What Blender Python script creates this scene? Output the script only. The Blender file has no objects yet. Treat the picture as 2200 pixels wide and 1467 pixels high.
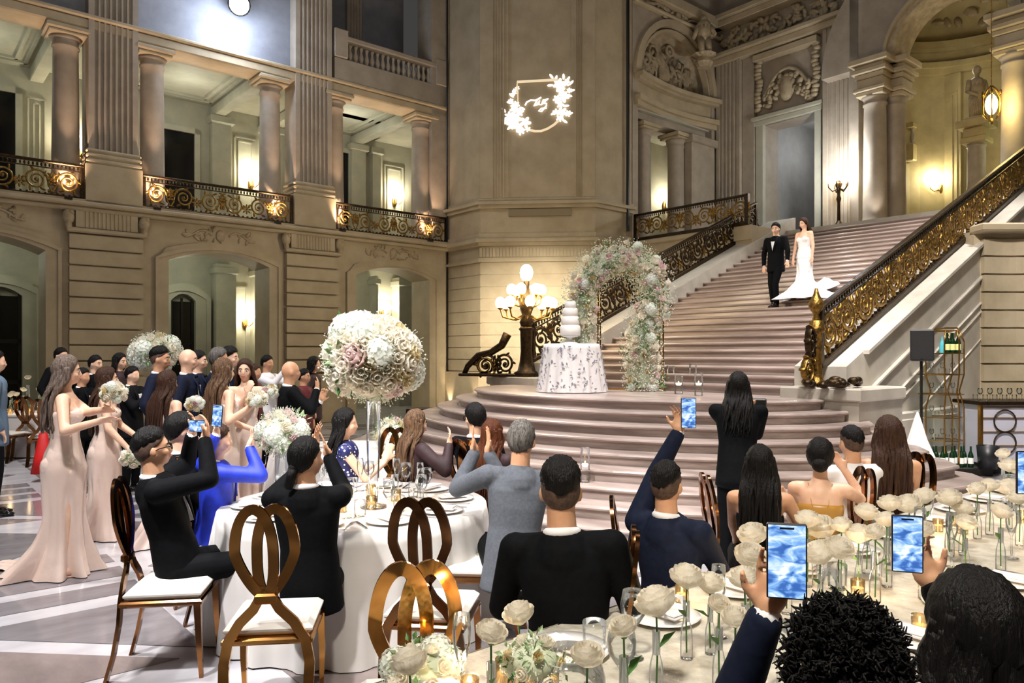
import bpy, math, random
from mathutils import Vector, Matrix
R = random.Random(7)
PI = math.pi
scene = bpy.context.scene
COL = scene.collection
# ---------------- camera (2200 x 1467, focal length 1600 px), world, exposure ----------------
CH = 1.8
cam_d = bpy.data.cameras.new('camera'); cam = bpy.data.objects.new('camera', cam_d); COL.objects.link(cam)
cam_d.sensor_width = 36; cam_d.lens = 36*1600/2200; cam_d.shift_y = (762-733.5)/2200
cam_d.clip_start = .05; cam_d.clip_end = 200
cam.location = (0, 0, CH); cam.rotation_euler = (PI/2, 0, 0)
scene.camera = cam
wd = bpy.data.worlds.new('hall'); scene.world = wd; wd.use_nodes = True
wd.node_tree.nodes['Background'].inputs[0].default_value = (.80, .78, .76, 1)
wd.node_tree.nodes['Background'].inputs[1].default_value = .045
vs = scene.view_settings
vs.view_transform = 'Standard'; vs.look = 'None'; vs.gamma = 1; vs.use_curve_mapping = False
vs.exposure = 0.5
def aim(o, tgt):
    d = Vector(tgt)-Vector(o.location); o.rotation_euler = d.to_track_quat('-Z', 'Y').to_euler()
def area(loc, tgt, size, watt, col=(1, .93, .84)):
    l = bpy.data.lights.new('added_area_light', 'AREA'); l.energy = watt; l.size = size; l.color = col
    o = bpy.data.objects.new('added_area_light', l); COL.objects.link(o); o.location = loc; aim(o, tgt); return o
def spot(loc, tgt, watt, deg, col=(1, .93, .84), blend=.6, r=.08, name='spot_light'):
    l = bpy.data.lights.new(name, 'SPOT'); l.energy = watt; l.spot_size = math.radians(deg); l.spot_blend = blend
    l.color = col; l.shadow_soft_size = r
    o = bpy.data.objects.new(name, l); COL.objects.link(o); o.location = loc; aim(o, tgt); return o
def point(loc, watt, col=(1, .8, .55), r=.08, name='bulb_light'):
    l = bpy.data.lights.new(name, 'POINT'); l.energy = watt; l.color = col; l.shadow_soft_size = r
    o = bpy.data.objects.new(name, l); COL.objects.link(o); o.location = loc; return o
# unseen area lights and spots added high up, standing in for event lighting
area((-4, 8, 14.5), (-4, 9, 0), 5, 170, (1, .93, .86))
area((5, 10, 15.5), (5, 12, 0), 4, 150, (1, .92, .86))
area((-2, -3, 12), (-5, 17, 2), 3, 90, (1, .9, .78))
spot((-4, 5, 14), (-4.2, 8.5, 0), 5200, 62, (1, .95, .94), .7, .5)
spot((3, 6, 14), (2.6, 6.5, 0), 3000, 52, (1, .94, .9), .7, .5)
spot((-3.2, 1.2, 8.0), (-.95, 5.2, 1.5), 2700, 32, (1, .97, .96), .5, .2)
spot((-1.5, 1.0, 9), (-4.0, 6.6, 0.9), 2300, 44, (1, .95, .95), .5, .3)
spot((9.5, 13.0, 15), (6.5, 14.6, 2.6), 5400, 46, (1, .95, .91), .5, .3)
spot((1, 5, 12), (5.3, 13.9, 3.8), 900, 14, (1, .96, .94), .5, .3)
spot((0, 5, 11), (1.7, 11.6, 2), 1700, 26, (1, .96, .92), .5, .3)
spot((4, 7, 12), (3.0, 8.6, .4), 2600, 50, (1, .94, .92), .5, .3)
spot((2, 3.5, 10), (8.6, 12.2, 1.8), 6000, 46, (1, .93, .86), .7, .4)
spot((-.8, -.6, 6.5), (2.0, 3.6, .9), 1500, 58, (1, .92, .8), .7, .3)
# ---------------- frame of the hall: u along the left wall, w towards it ----------------
_n = math.hypot(.764, .6452); CU, SU = .764/_n, .6452/_n
PHI = math.atan2(SU, CU)
def uw(U, W, z=0.0): return (CU*U-SU*W, SU*U+CU*W, z)
def UatW(px, W):
    a = (px-1100)/1600.; Y = W/(CU-SU*a); return Y*(CU*a+SU)
def WatU(px, U):
    a = (px-1100)/1600.; Y = U/(CU*a+SU); return Y*(CU-SU*a)
def at(px, py, Y): return ((px-1100)/1600.*Y, Y, CH-(py-762)/1600.*Y)
def flo(px, py):            # point of the floor seen at a pixel
    Y = CH*1600./(py-762); return ((px-1100)/1600.*Y, Y)
# ---------------- tags ----------------
def tag(o, label=None, cat=None, group=None, kind=None):
    if label: o['label'] = label
    if cat: o['category'] = cat
    if group: o['group'] = group
    if kind: o['kind'] = kind
    return o
def empty(name, loc=(0, 0, 0), rz=0, parent=None):
    o = bpy.data.objects.new(name, None); COL.objects.link(o); o.location = loc; o.rotation_euler = (0, 0, rz)
    if parent: o.parent = parent
    return o
def obj(name, me, parent=None, loc=(0, 0, 0), rot=None, sc=None):
    o = bpy.data.objects.new(name, me); COL.objects.link(o); o.location = loc
    if rot is not None: o.rotation_euler = rot
    if sc is not None: o.scale = sc if hasattr(sc, '__len__') else (sc, sc, sc)
    if parent: o.parent = parent
    return o
def kids(o): return KID.get(o.name, [])
def copy_tree(o, parent=None):
    c = o.copy(); COL.objects.link(c); c.parent = parent
    for ch in [x for x in o.children]: copy_tree(ch, c)
    return c
def dup(o, loc, rz=0, label=None, sc=None):
    c = copy_tree(o); c.location = loc; c.rotation_euler = (0, 0, rz)
    if label: c['label'] = label
    if sc: c.scale = (sc, sc, sc)
    return c
# ---------------- mesh builder ----------------
class MB:
    def __init__(s): s.v = []; s.f = []
    def add(s, v, f, m=None):
        b = len(s.v)
        s.v += [tuple(m @ Vector(p)) for p in v] if m is not None else [tuple(p) for p in v]
        s.f += [tuple(i+b for i in q) for q in f]; return s
    def box(s, x0, x1, y0, y1, z0, z1, m=None, ch=0):
        if ch:
            ch = min(ch, (x1-x0)*.45, (y1-y0)*.45, (z1-z0)*.45); v = []
            for z, c in ((z0, ch), (z0+ch, 0), (z1-ch, 0), (z1, ch)):
                v += [(x0+c, y0+c, z), (x1-c, y0+c, z), (x1-c, y1-c, z), (x0+c, y1-c, z)]
            f = [(3, 2, 1, 0), (12, 13, 14, 15)]
            for k in range(3):
                for i in range(4): a = 4*k+i; b = 4*k+(i+1) % 4; f.append((a, b, b+4, a+4))
            return s.add(v, f, m)
        v = [(x, y, z) for z in (z0, z1) for x, y in ((x0, y0), (x1, y0), (x1, y1), (x0, y1))]
        return s.add(v, [(3, 2, 1, 0), (4, 5, 6, 7), (0, 1, 5, 4), (1, 2, 6, 5), (2, 3, 7, 6), (3, 0, 4, 7)], m)
    def prism(s, poly, z0, z1, m=None):          # poly in xy, extruded in z
        n = len(poly); v = [(p[0], p[1], z0) for p in poly]+[(p[0], p[1], z1) for p in poly]
        f = [tuple(range(n-1, -1, -1)), tuple(range(n, 2*n))]+[(i, (i+1) % n, n+(i+1) % n, n+i) for i in range(n)]
        return s.add(v, f, m)
    def wallpoly(s, poly, y0, y1, m=None):       # poly in xz, extruded in y
        n = len(poly); v = [(p[0], y0, p[1]) for p in poly]+[(p[0], y1, p[1]) for p in poly]
        f = [tuple(range(n)), tuple(range(2*n-1, n-1, -1))]+[(i, n+i, n+(i+1) % n, (i+1) % n) for i in range(n)]
        return s.add(v, f, m)
    def lathe(s, prof, c=(0, 0, 0), n=24, m=None, fl=0, fa=0):  # prof (r,z)
        v = []
        for r, z in prof:
            for i in range(n):
                a = 2*PI*i/n; rr = r*(1+fa*math.cos(fl*a)) if fl else r
                v.append((c[0]+rr*math.cos(a), c[1]+rr*math.sin(a), c[2]+z))
        f = []
        for k in range(len(prof)-1):
            for i in range(n): j = (i+1) % n; f.append((k*n+i, k*n+j, k*n+n+j, k*n+n+i))
        f.append(tuple(range(n-1, -1, -1))); L = (len(prof)-1)*n; f.append(tuple(range(L, L+n)))
        return s.add(v, f, m)
    def tube(s, pts, r, n=8, m=None, closed=False, flat=1.0, up=None):
        P = [Vector(p) for p in pts]; N = len(P)
        rr = r if hasattr(r, '__len__') else [r]*N
        v = []; prev = None
        for i in range(N):
            if closed: t = P[(i+1) % N]-P[i-1]
            else: t = P[min(i+1, N-1)]-P[max(i-1, 0)]
            t = t.normalized() if t.length > 1e-9 else Vector((0, 0, 1))
            if up is not None: a = Vector(up)
            elif prev is None: a = Vector((0, 0, 1)) if abs(t.z) < .9 else Vector((1, 0, 0))
            else: a = prev
            b = t.cross(a)
            if b.length < 1e-6: b = t.cross(Vector((.3, 1, .2)))
            b.normalize(); a = b.cross(t).normalized(); prev = a
            for k in range(n):
                q = 2*PI*k/n+PI/n; v.append(P[i]+b*(rr[i]*math.cos(q))+a*(rr[i]*flat*math.sin(q)))
        f = []
        for i in range(N if closed else N-1):
            j = (i+1) % N
            for k in range(n): l = (k+1) % n; f.append((i*n+k, i*n+l, j*n+l, j*n+k))
        if not closed: f += [tuple(range(n-1, -1, -1)), tuple(range((N-1)*n, N*n))]
        return s.add(v, f, m)
    def ell(s, c, r, seg=12, rings=8, m=None, rot=None):
        r = r if hasattr(r, '__len__') else (r, r, r); v = []
        mm = Matrix.Translation(c) @ (rot.to_4x4() if rot is not None else Matrix.Identity(4))
        if m is not None: mm = m @ mm
        v.append((0, 0, -r[2]))
        for i in range(1, rings):
            p = -PI/2+PI*i/rings
            for k in range(seg): t = 2*PI*k/seg; v.append((r[0]*math.cos(p)*math.cos(t), r[1]*math.cos(p)*math.sin(t), r[2]*math.sin(p)))
        v.append((0, 0, r[2])); f = []
        for k in range(seg):
            f.append((0, 1+(k+1) % seg, 1+k)); b = 1+(rings-2)*seg; f.append((b+k, b+(k+1) % seg, len(v)-1))
            for i in range(rings-2): a = 1+i*seg; f.append((a+k, a+(k+1) % seg, a+seg+(k+1) % seg, a+seg+k))
        return s.add(v, f, mm)
    def cap(s, p, q, r1, r2, seg=12, steps=1):     # tapered capsule
        p = Vector(p); q = Vector(q); s.ell(p, r1, seg, 8); s.ell(q, r2, seg, 8)
        if (q-p).length > 1e-4: s.tube([p, q], [r1, r2], seg)
        return s
    def mesh(s, name, mt, smooth=False):
        me = bpy.data.meshes.new(name); me.from_pydata(s.v, [], s.f)
        if smooth: me.polygons.foreach_set('use_smooth', [True]*len(me.polygons))
        if mt: me.materials.append(mt)
        me.update(); return me
    def build(s, name, mt, parent=None, loc=(0, 0, 0), rot=None, smooth=False, kind=None, label=None):
        o = obj(name, s.mesh(name, mt, smooth), parent, loc, rot)
        if kind: o['kind'] = kind
        if label: o['label'] = label
        return o
def autosmooth(o, ang=35):
    me = o.data
    me.polygons.foreach_set('use_smooth', [True]*len(me.polygons))
    try: me.set_sharp_from_angle(angle=math.radians(ang))
    except Exception: pass
    return o
# ---------------- materials ----------------
MATS = {}
def srgb(h):
    if isinstance(h, str): c = [int(h[i:i+2], 16)/255. for i in (0, 2, 4)]
    else: c = h
    return tuple((x/12.92 if x <= .04045 else ((x+.055)/1.055)**2.4) for x in c)+(1,)
def mat(name, c1, rough=.5, metal=0, c2=None, sc=4, bump=0, bsc=None, stretch=None, emit=None, es=0, trans=0, ior=1.45, coat=0, sheen=0, sss=0, detail=4, alpha=1, spec=None):
    if name in MATS: return MATS[name]
    m = bpy.data.materials.new(name); m.use_nodes = True; nt = m.node_tree; b = nt.nodes['Principled BSDF']
    b.inputs['Base Color'].default_value = srgb(c1); b.inputs['Roughness'].default_value = rough; b.inputs['Metallic'].default_value = metal
    b.inputs['IOR'].default_value = ior
    if trans: b.inputs['Transmission Weight'].default_value = trans
    if spec is not None: b.inputs['Specular IOR Level'].default_value = spec
    if coat: b.inputs['Coat Weight'].default_value = coat; b.inputs['Coat Roughness'].default_value = .08
    if sheen: b.inputs['Sheen Weight'].default_value = sheen
    if sss: b.inputs['Subsurface Weight'].default_value = sss; b.inputs['Subsurface Radius'].default_value = (.02, .008, .004); b.inputs['Subsurface Scale'].default_value = 1
    if emit: b.inputs['Emission Color'].default_value = srgb(emit); b.inputs['Emission Strength'].default_value = es
    if alpha < 1: b.inputs['Alpha'].default_value = alpha
    if c2 or bump:
        tc = nt.nodes.new('ShaderNodeTexCoord'); mp = nt.nodes.new('ShaderNodeMapping')
        nt.links.new(tc.outputs['Object'], mp.inputs[0])
        if stretch: mp.inputs['Scale'].default_value = stretch
        nz = nt.nodes.new('ShaderNodeTexNoise'); nz.inputs['Scale'].default_value = sc; nz.inputs['Detail'].default_value = detail
        nz.inputs['Roughness'].default_value = .6; nt.links.new(mp.outputs[0], nz.inputs[0])
        if c2:
            rp = nt.nodes.new('ShaderNodeValToRGB'); rp.color_ramp.elements[0].position = .32; rp.color_ramp.elements[1].position = .68
            rp.color_ramp.elements[0].color = srgb(c1); rp.color_ramp.elements[1].color = srgb(c2)
            nt.links.new(nz.outputs[0], rp.inputs[0]); nt.links.new(rp.outputs[0], b.inputs['Base Color'])
        if bump:
            n2 = nz
            if bsc: n2 = nt.nodes.new('ShaderNodeTexNoise'); n2.inputs['Scale'].default_value = bsc; n2.inputs['Detail'].default_value = 4; nt.links.new(mp.outputs[0], n2.inputs[0])
            bp = nt.nodes.new('ShaderNodeBump'); bp.inputs['Strength'].default_value = bump; bp.inputs['Distance'].default_value = .02
            nt.links.new(n2.outputs[0], bp.inputs['Height']); nt.links.new(bp.outputs[0], b.inputs['Normal'])
    MATS[name] = m; return m
STONE = mat('limestone', 'b6a88e', .65, c2='a4967c', sc=1.6, bump=.08, bsc=14)
STONE2 = mat('carved_limestone', 'b6a78a', .6, c2='93836a', sc=5, bump=.35, bsc=9)
STONE_G = mat('pale_plaster', 'b4b1a0', .6, c2='a3a192', sc=2, bump=.04, bsc=10)
STAIRM = mat('stair_marble', 'bdada6', .28, c2='867771', sc=2.2, stretch=(1.2, .35, 6), bump=.03, bsc=20, detail=8)
CURB = mat('grey_marble', 'c2bcb0', .4, c2='aca69b', sc=2.5, bump=.03, bsc=10)
FLOORW = mat('white_marble', 'c3c1c4', .16, c2='a9a8ae', sc=1.5, detail=8, stretch=(1, 2.2, 1))
TILEG = mat('grey_marble_tile', '7f7c80', .14, c2='696468', sc=2.2, detail=8, stretch=(1, 2.5, 1))
TILEP = mat('rose_grey_tile', '8b7f7c', .14, c2='746a69', sc=2.2, detail=8, stretch=(2.5, 1, 1))
BRONZE = mat('dark_bronze', '4a3a26', .38, .85, c2='2c2218', sc=20, bump=.3, bsc=60)
GILT = mat('gilt_bronze', 'a88442', .34, .9, c2='5b431f', sc=18, bump=.4, bsc=50)
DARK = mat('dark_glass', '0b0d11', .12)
BLACKW = mat('dark_wood', '15130f', .4)
GLOW = mat('lamp_glow', 'fff1d0', .5, emit='ffe3b0', es=26)
GLOWC = mat('sconce_glow', 'fff1d0', .5, emit='fff0c8', es=22)
# ================= the hall =================
def sroot(name, rz=PHI, label=None):
    o = empty(name, (0, 0, 0), rz); o['kind'] = 'structure'
    if label: o['label'] = label
    return o
def arch_head(mb, a, b, zs, rise, zt, y0, y1, n=14):
    for i in range(n):
        t0 = i/n; t1 = (i+1)/n
        f = lambda t: zs+rise*(1-(2*t-1)**2) if rise < .6*(b-a)/2 else zs+math.sqrt(max(0, 1-(2*t-1)**2))*rise
        x0 = a+(b-a)*t0; x1 = a+(b-a)*t1; z0 = f(t0); z1 = f(t1)
        mb.add([(x0, y0, z0), (x1, y0, z1), (x1, y0, zt), (x0, y0, zt), (x0, y1, z0), (x1, y1, z1), (x1, y1, zt), (x0, y1, zt)],
               [(0, 1, 2, 3), (7, 6, 5, 4), (4, 5, 1, 0), (3, 2, 6, 7)])
def arch_band(mb, a, b, zs, rise, zf, w, y0, y1, n=16):          # moulded frame round an arched opening
    f = lambda t: zs+rise*(1-(2*t-1)**2)
    inn = [(a, zf), (a, zs)]+[(a+(b-a)*i/n, f(i/n)) for i in range(1, n)]+[(b, zs), (b, zf)]
    cx = (a+b)/2
    out = [(a-w, zf), (a-w, zs+w*.3)]+[(a-w+(b-a+2*w)*i/n, f(i/n)+w) for i in range(1, n)]+[(b+w, zs+w*.3), (b+w, zf)]
    for i in range(len(inn)-1):
        p, q, r, s = inn[i], inn[i+1], out[i+1], out[i]
        mb.add([(p[0], y0, p[1]), (q[0], y0, q[1]), (r[0], y0, r[1]), (s[0], y0, s[1]), (p[0], y1, p[1]), (q[0], y1, q[1]), (r[0], y1, r[1]), (s[0], y1, s[1])],
               [(0, 1, 2, 3), (0, 4, 5, 1), (3, 2, 6, 7)])
def fluted(mb, x0, x1, y0, y1, z0, z1, n=7, d=.05, side=-1):     # pilaster from x0..x1, face at y0, grooves cut inwards
    m = (x1-x0)*.10; xs = [(x0, y1), (x0, y0), (x0+m, y0)]
    w = (x1-x0-2*m)/n; g = w*.68
    for i in range(n):
        a = x0+m+i*w+(w-g)/2
        for k in range(5):
            t = PI*k/4; xs.append((a+g/2-g/2*math.cos(t), y0-side*d*math.sin(t)))
    xs += [(x1-m, y0), (x1, y0), (x1, y1)]
    mb.prism(xs, z0, z1)
def scroll_mesh(r=.23, turns=2.1, t=.02, name='scroll', mt=None, leaf=True):
    mb = MB(); pts = []
    n = 44
    for i in range(n+1):
        q = i/n; a = q*turns*2*PI; rr = r*(1-q*.86)
        pts.append((rr*math.cos(a), 0, rr*math.sin(a)))
    mb.tube(pts, [t*(1.25-.5*i/n) for i in range(n+1)], 6)
    mb.ell((0, 0, 0), (t*2, t*1.5, t*2), 8, 6)
    pts = [(r*math.cos(-k*.25)+r*.0, 0, r*math.sin(-k*.25)) for k in range(5)]
    pts = [(r+.0, 0, 0), (r*1.05, 0, -r*.45), (r*1.3, 0, -r*.95), (r*1.75, 0, -r*1.02)]
    mb.tube(pts, [t, t, t*.9, t*.7], 6)
    if leaf:
        for k in range(5):
            a = .7+k*1.15; c = (r*.98*math.cos(a), 0, r*.98*math.sin(a))
            rot = Matrix.Rotation(-a-.6, 3, 'Y')
            mb.ell(c, (r*.30, t*1.3, r*.11), 7, 5, rot=rot)
        for k in range(3):
            mb.ell((r*1.25, 0, r*(.5-k*.38)), (r*.16, t*1.3, r*.24), 7, 5, rot=Matrix.Rotation(.5*k, 3, 'Y'))
    return mb.mesh(name, mt, True)
SCR_G = scroll_mesh(name='gilt_scroll', mt=GILT)
SCR_B = scroll_mesh(t=.024, name='bronze_scroll', mt=BRONZE)
SCR_H = scroll_mesh(t=.034, name='heavy_gilt_scroll', mt=GILT)
def rosette_mesh(r, mt, name='rosette'):
    mb = MB()
    for k in range(8):
        a = k*PI/4; mb.ell((r*.6*math.cos(a), 0, r*.6*math.sin(a)), (r*.38, r*.12, r*.17), 7, 5, rot=Matrix.Rotation(-a, 3, 'Y'))
    mb.ell((0, -.01, 0), (r*.25, r*.2, r*.25), 8, 6); return mb.mesh(name, mt, True)
ROS = rosette_mesh(.16, GILT)
def railing(x0, x1, y, z0, h, label, along='x', gilt=True, base=(0, 0, 0), rz=PHI, slope=0.0, grp='gilt iron railings of the gallery', nsc=None, sc=1.0, scm=None):
    """ornate iron railing; runs in local x, sheared upwards by slope"""
    t = empty('iron_railing', (0, 0, 0), rz); tag(t, label, 'railing', grp)
    o = uw(x0, y, z0) if rz == PHI else base
    t.location = o
    L = x1-x0; ang = math.atan(slope); sh = Matrix(((1, 0, 0, 0), (0, 1, 0, 0), (slope, 0, 1, 0), (0, 0, 0, 1)))
    MB().box(0, L, -.05, .05, h-.06, h, sh, .015).build('top_rail', BRONZE, t)
    MB().box(0, L, -.05, .05, 0, .09, sh, .015).build('bottom_rail', BRONZE, t)
    MB().box(0, L, -.02, .02, h-.17, h-.15, sh).build('upper_bar', BRONZE, t)
    mb = MB(); n = max(3, int(L/.075))
    for i in range(n): x = (i+.5)*L/n; mb.ell((x, 0, h-.105+x*slope), (.022, .018, .04), 6, 5)
    mb.build('bead_row', BRONZE, t, smooth=True, kind='stuff')
    if slope:
        mb = MB(); n = int(L/.16); q_ = random.Random(7)
        for i in range(n):
            x = (i+.5)*L/n; mb.tube([(x, 0, h-.16+x*slope), (x+.03, -.02, h-.26+x*slope), (x-.02, .0, h-.36+x*slope)], [.02, .03, .012], 6)
            for j in range(2): z_ = q_.uniform(.14, h-.22); mb.ell((x+q_.uniform(-.06, .06), 0, z_+x*slope), (.022, .02, .06), 6, 5, rot=Matrix.Rotation(q_.uniform(-1.2, 1.2), 3, 'Y'))
        mb.build('leaf_work', GILT if gilt else BRONZE, t, smooth=True, kind='stuff')
    mb = MB(); n = max(3, int(L/.11))
    for i in range(n): x = (i+.5)*L/n; mb.box(x-.018, x+.018, -.025, .025, .03+x*slope, .12+x*slope)
    mb.build('dentil_row', BRONZE, t, kind='stuff')
    for x in (.03, L-.03):
        MB().box(x-.03, x+.03, -.04, .04, .05+x*slope, h+x*slope-.03).build('post', BRONZE, t)
    S = (h-.32)/2/.23*1.0
    k = nsc or max(2, round(L/(S*.23*2.55)))
    for i in range(k):
        x = (i+.5)*L/k; s = obj('scroll', scm or (SCR_G if gilt else SCR_B), t, (x, 0, .12+(h-.3)/2+x*slope), (0, -ang, 0))
        fl = -1 if i % 2 else 1; s.scale = (fl*S*.9, 1, S*.95*(1 if (i//2) % 2 == 0 else -1))
        if i < k-1:
            x2 = (i+1)*L/k; r = obj('leaf_ornament', ROS, t, (x2, 0, .12+(h-.3)*(.35 if i % 2 else .65)+x2*slope), (0, -ang, 0)); r.scale = (S*.8,)*3
    return t
# ---------- left wall ----------
WL = sroot('wall_left')
OPEN = [(.22, 2.62), (5.06, 7.46), (9.9, 12.3)]
mb = MB()
edges = [-3.0]+[e for o in OPEN for e in o]+[13.0]
for i in range(0, len(edges), 2): mb.box(edges[i], edges[i+1], 18.4, 19.3, 0, 4.75)
for a, b in OPEN: arch_head(mb, a, b, 4.0, .27, 4.75, 18.4, 19.3)
mb.box(-3, 13.0, 18.4, 19.3, 4.75, 5.0)
mb.build('wall_face', STONE, WL)
for a, b in OPEN:
    f = MB(); arch_band(f, a, b, 4.0, .27, 0, .22, 18.33, 18.42); o = f.build('arch_moulding', STONE, WL)
    f = MB(); arch_band(f, a-.22, b+.22, 4.02, .30, 0, .07, 18.29, 18.42); f.build('arch_moulding', STONE, WL)
MB().box(-3, 13.0, 18.12, 18.5, 5.0, 5.1, ch=.03).build('cornice_ledge', STONE, WL)
MB().box(-3, 13.0, 18.22, 18.5, 4.9, 5.0, ch=.03).build('cornice_ledge', STONE, WL)
PIL = [(-1.8, -.34), (3.04, 4.5), (7.88, 9.34)]
blk = None
ZC = [1.32+.3445*k for k in range(10)]          # 1.32 .. 4.42
for a, b in PIL:
    for k in range(9):
        MB().box(a, b, 18.24, 18.45, ZC[k]+.014, ZC[k+1]-.014, ch=.02).build('stone_course', STONE, WL)
    MB().box(a-.06, b+.06, 18.18, 18.45, 0, 1.3, ch=.03).build('plinth_block', STONE, WL)
    MB().box(a-.05, b+.05, 18.16, 18.45, 4.43, 4.53, ch=.03).build('ledge_block', STONE, WL)
    mb = MB(); fluted(mb, a+.12, b-.12, 18.24, 18.42, 4.55, 4.9, 12, .03); mb.build('fluted_frieze', STONE, WL)
    for x in (a-.02, b+.02):
        mb = MB(); mb.ell((x, 18.24, 4.75), (.12, .1, .17), 8, 6); mb.ell((x, 18.22, 4.56), (.07, .08, .12), 8, 6); mb.ell((x+.05, 18.2, 4.84), (.06, .06, .06), 8, 6)
        mb.build('scroll_bracket', STONE2, WL, smooth=True)
def relief(cx, cz, w, h, y, parent, n=26, seed=1, name='carved_relief', mt=None, spread=.035):
    r = random.Random(seed); mb = MB()
    for i in range(n):
        u = r.uniform(-1, 1); v = r.uniform(-1, 1)*(1-abs(u)*.6)
        a = r.uniform(0, PI); s = r.uniform(.6, 1.2)*min(w, h)*.16
        mb.ell((cx+u*w/2, y, cz+v*h/2), (s*1.3, spread, s*.5), 7, 5, rot=Matrix.Rotation(a, 3, 'Y'))
    mb.ell((cx, y, cz), (min(w, h)*.26, spread*1.6, min(w, h)*.34), 12, 8)
    for sg in (-1, 1):
        pts = [(cx+sg*w*(.12+.38*t), y, cz+h*.28*math.sin(t*5)*(1-t*.4)) for t in [i/14 for i in range(15)]]
        mb.tube(pts, spread*.8, 6)
    return mb.build(name, mt or STONE2, parent, smooth=True)
for i, (a, b) in enumerate(OPEN): relief((a+b)/2, 4.68, 1.7, .42, 18.39, WL, seed=i+3)
# gallery above: pedestals, giant fluted pilasters, columns, lintels
PED = [(-1.5, -.2), (3.36, 4.5), (8.12, 9.28)]
for a, b in PED:
    MB().box(a, b, 18.3, 19.2, 5.1, 5.98, ch=.02).build('pedestal_block', STONE, WL)
    mb = MB()
    for z0, z1, e in ((5.98, 6.1, .0), (6.1, 6.22, -.03), (6.22, 6.32, -.07)): mb.box(a+.02-e*.0, b-.02, 18.3-e*0+(-e)*.5, 19.1, z0, z1, ch=.04)
    mb.build('pilaster_base', STONE, WL)
    mb = MB(); fluted(mb, a+.07, b-.07, 18.4, 19.1, 6.3, 15, 7, .06); mb.build('fluted_pilaster', mat('upper_limestone', 'a89d8e', .65, c2='958a7c', sc=2, bump=.06, bsc=12), WL)
UPS = MATS['upper_limestone']
colprof = [(.36, 0), (.36, .1), (.33, .14), (.34, .2), (.29, .24), (.275, .4), (.25, 3.0), (.245, 3.22), (.27, 3.24), (.27, 3.28), (.245, 3.3), (.26, 3.4), (.33, 3.46)]
COLM = None
def column(x, y, z, parent, s=1.0, hz=1.0, name='column', mt=None):
    c = obj(name, None, parent, (x, y, z)); 
    return c
cm = MB(); cm.lathe(colprof, n=28); COLM = cm.mesh('column_shaft', UPS, True)
capm = MB(); capm.box(-.36, .36, -.36, .36, 0, .07, ch=.02); capm.box(-.41, .41, -.41, .41, .07, .19, ch=.03); CAPM = capm.mesh('capital', STONE)
COLS = [3.06, 4.82, 7.66, 9.46, 12.28, .2]
for x in COLS:
    c = obj('column', COLM, WL, (x, 18.8, 5.17)); c.scale = (1, 1, 1.03)
    obj('capital', CAPM, WL, (x, 18.8, 5.17+3.56))
    MB().box(x-.16, x+.16, 18.6, 23, 8.93, 9.22, ch=.02).build('cross_beam', STONE_G, WL)
mb = MB(); mb.box(-3, 13.0, 18.42, 19.2, 8.93, 9.15, ch=.03); mb.box(-3, 13.0, 18.36, 19.2, 9.15, 9.25, ch=.03); mb.build('lintel', STONE, WL)
mb = MB(); mb.box(-3, 9.2, 18.75, 19.2, 9.25, 15); mb.box(9.2, 13.0, 20.9, 21.2, 9.25, 15); mb.build('upper_wall', mat('blue_grey_plaster', '8f9199', .7, c2='7d7f88', sc=2), WL)  # set-back upper wall in darker blue-grey plaster
# gallery floor, ceiling, back wall
mb = MB(); mb.box(-3, 16, 18.3, 23.1, 5.0, 5.17); mb.build('gallery_floor', STONE, WL)
mb = MB(); mb.box(-3, 16, 19.2, 23.1, 9.25, 9.4); mb.build('gallery_ceiling', STONE_G, WL)
for (a, b) in ((.5, 2.8), (5.1, 7.4), (9.75, 12.0)):
    mb = MB(); g = .16
    for q in (0, .22):
        x0, x1, y0, y1 = a+q, b-q, 19.5+q, 22.5-q; z = 9.19-q*.0
        mb.box(x0, x1, y0, y0+.07, z, 9.26); mb.box(x0, x1, y1-.07, y1, z, 9.26); mb.box(x0, x0+.07, y0, y1, z, 9.26); mb.box(x1-.07, x1, y0, y1, z, 9.26)
    mb.build('ceiling_moulding', STONE_G, WL)
mb = MB(); mb.box(-3, 16, 22.9, 23.1, 0, 9.3); mb.build('gallery_back_wall', STONE_G, WL)
WB = 22.9
def pw(px): return UatW(px, WB-.1)
for p0, p1 in ((452, 492), (750, 780), (192, 222), (560, 600), (795, 812)):
    a, b = pw(p0), pw(p1); mb = MB(); mb.box(a, b, WB-.3, WB, 5.17, 8.85); mb.box(a-.08, b+.08, WB-.4, WB, 8.7, 8.93, ch=.03); mb.box(a-.05, b+.05, WB-.36, WB, 5.17, 5.5, ch=.02); mb.build('gallery_pilaster', STONE_G, WL)
for p0, p1, z1 in ((350, 418, 8.3), (-30, 33, 8.5), (735, 749, 8.6)):
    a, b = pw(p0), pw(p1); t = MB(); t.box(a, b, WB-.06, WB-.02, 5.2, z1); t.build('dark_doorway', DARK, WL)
    mb = MB(); mb.box(a-.15, a, WB-.14, WB, 5.17, z1+.15); mb.box(b, b+.15, WB-.14, WB, 5.17, z1+.15); mb.box(a-.15, b+.15, WB-.14, WB, z1, z1+.15); mb.build('door_surround', STONE_G, WL)
for p0, p1 in ((505, 553), (828, 870), (60, 100)):
    a, b = pw(p0), pw(p1); mb = MB()
    for q in (0, .12): mb.box(a+q, a+q+.04, WB-.04, WB, 5.4+q, 8.5-q); mb.box(b-q-.04, b-q, WB-.04, WB, 5.4+q, 8.5-q); mb.box(a+q, b-q, WB-.04, WB, 8.46-q, 8.5-q)
    mb.build('panel_moulding', STONE_G, WL)
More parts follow.
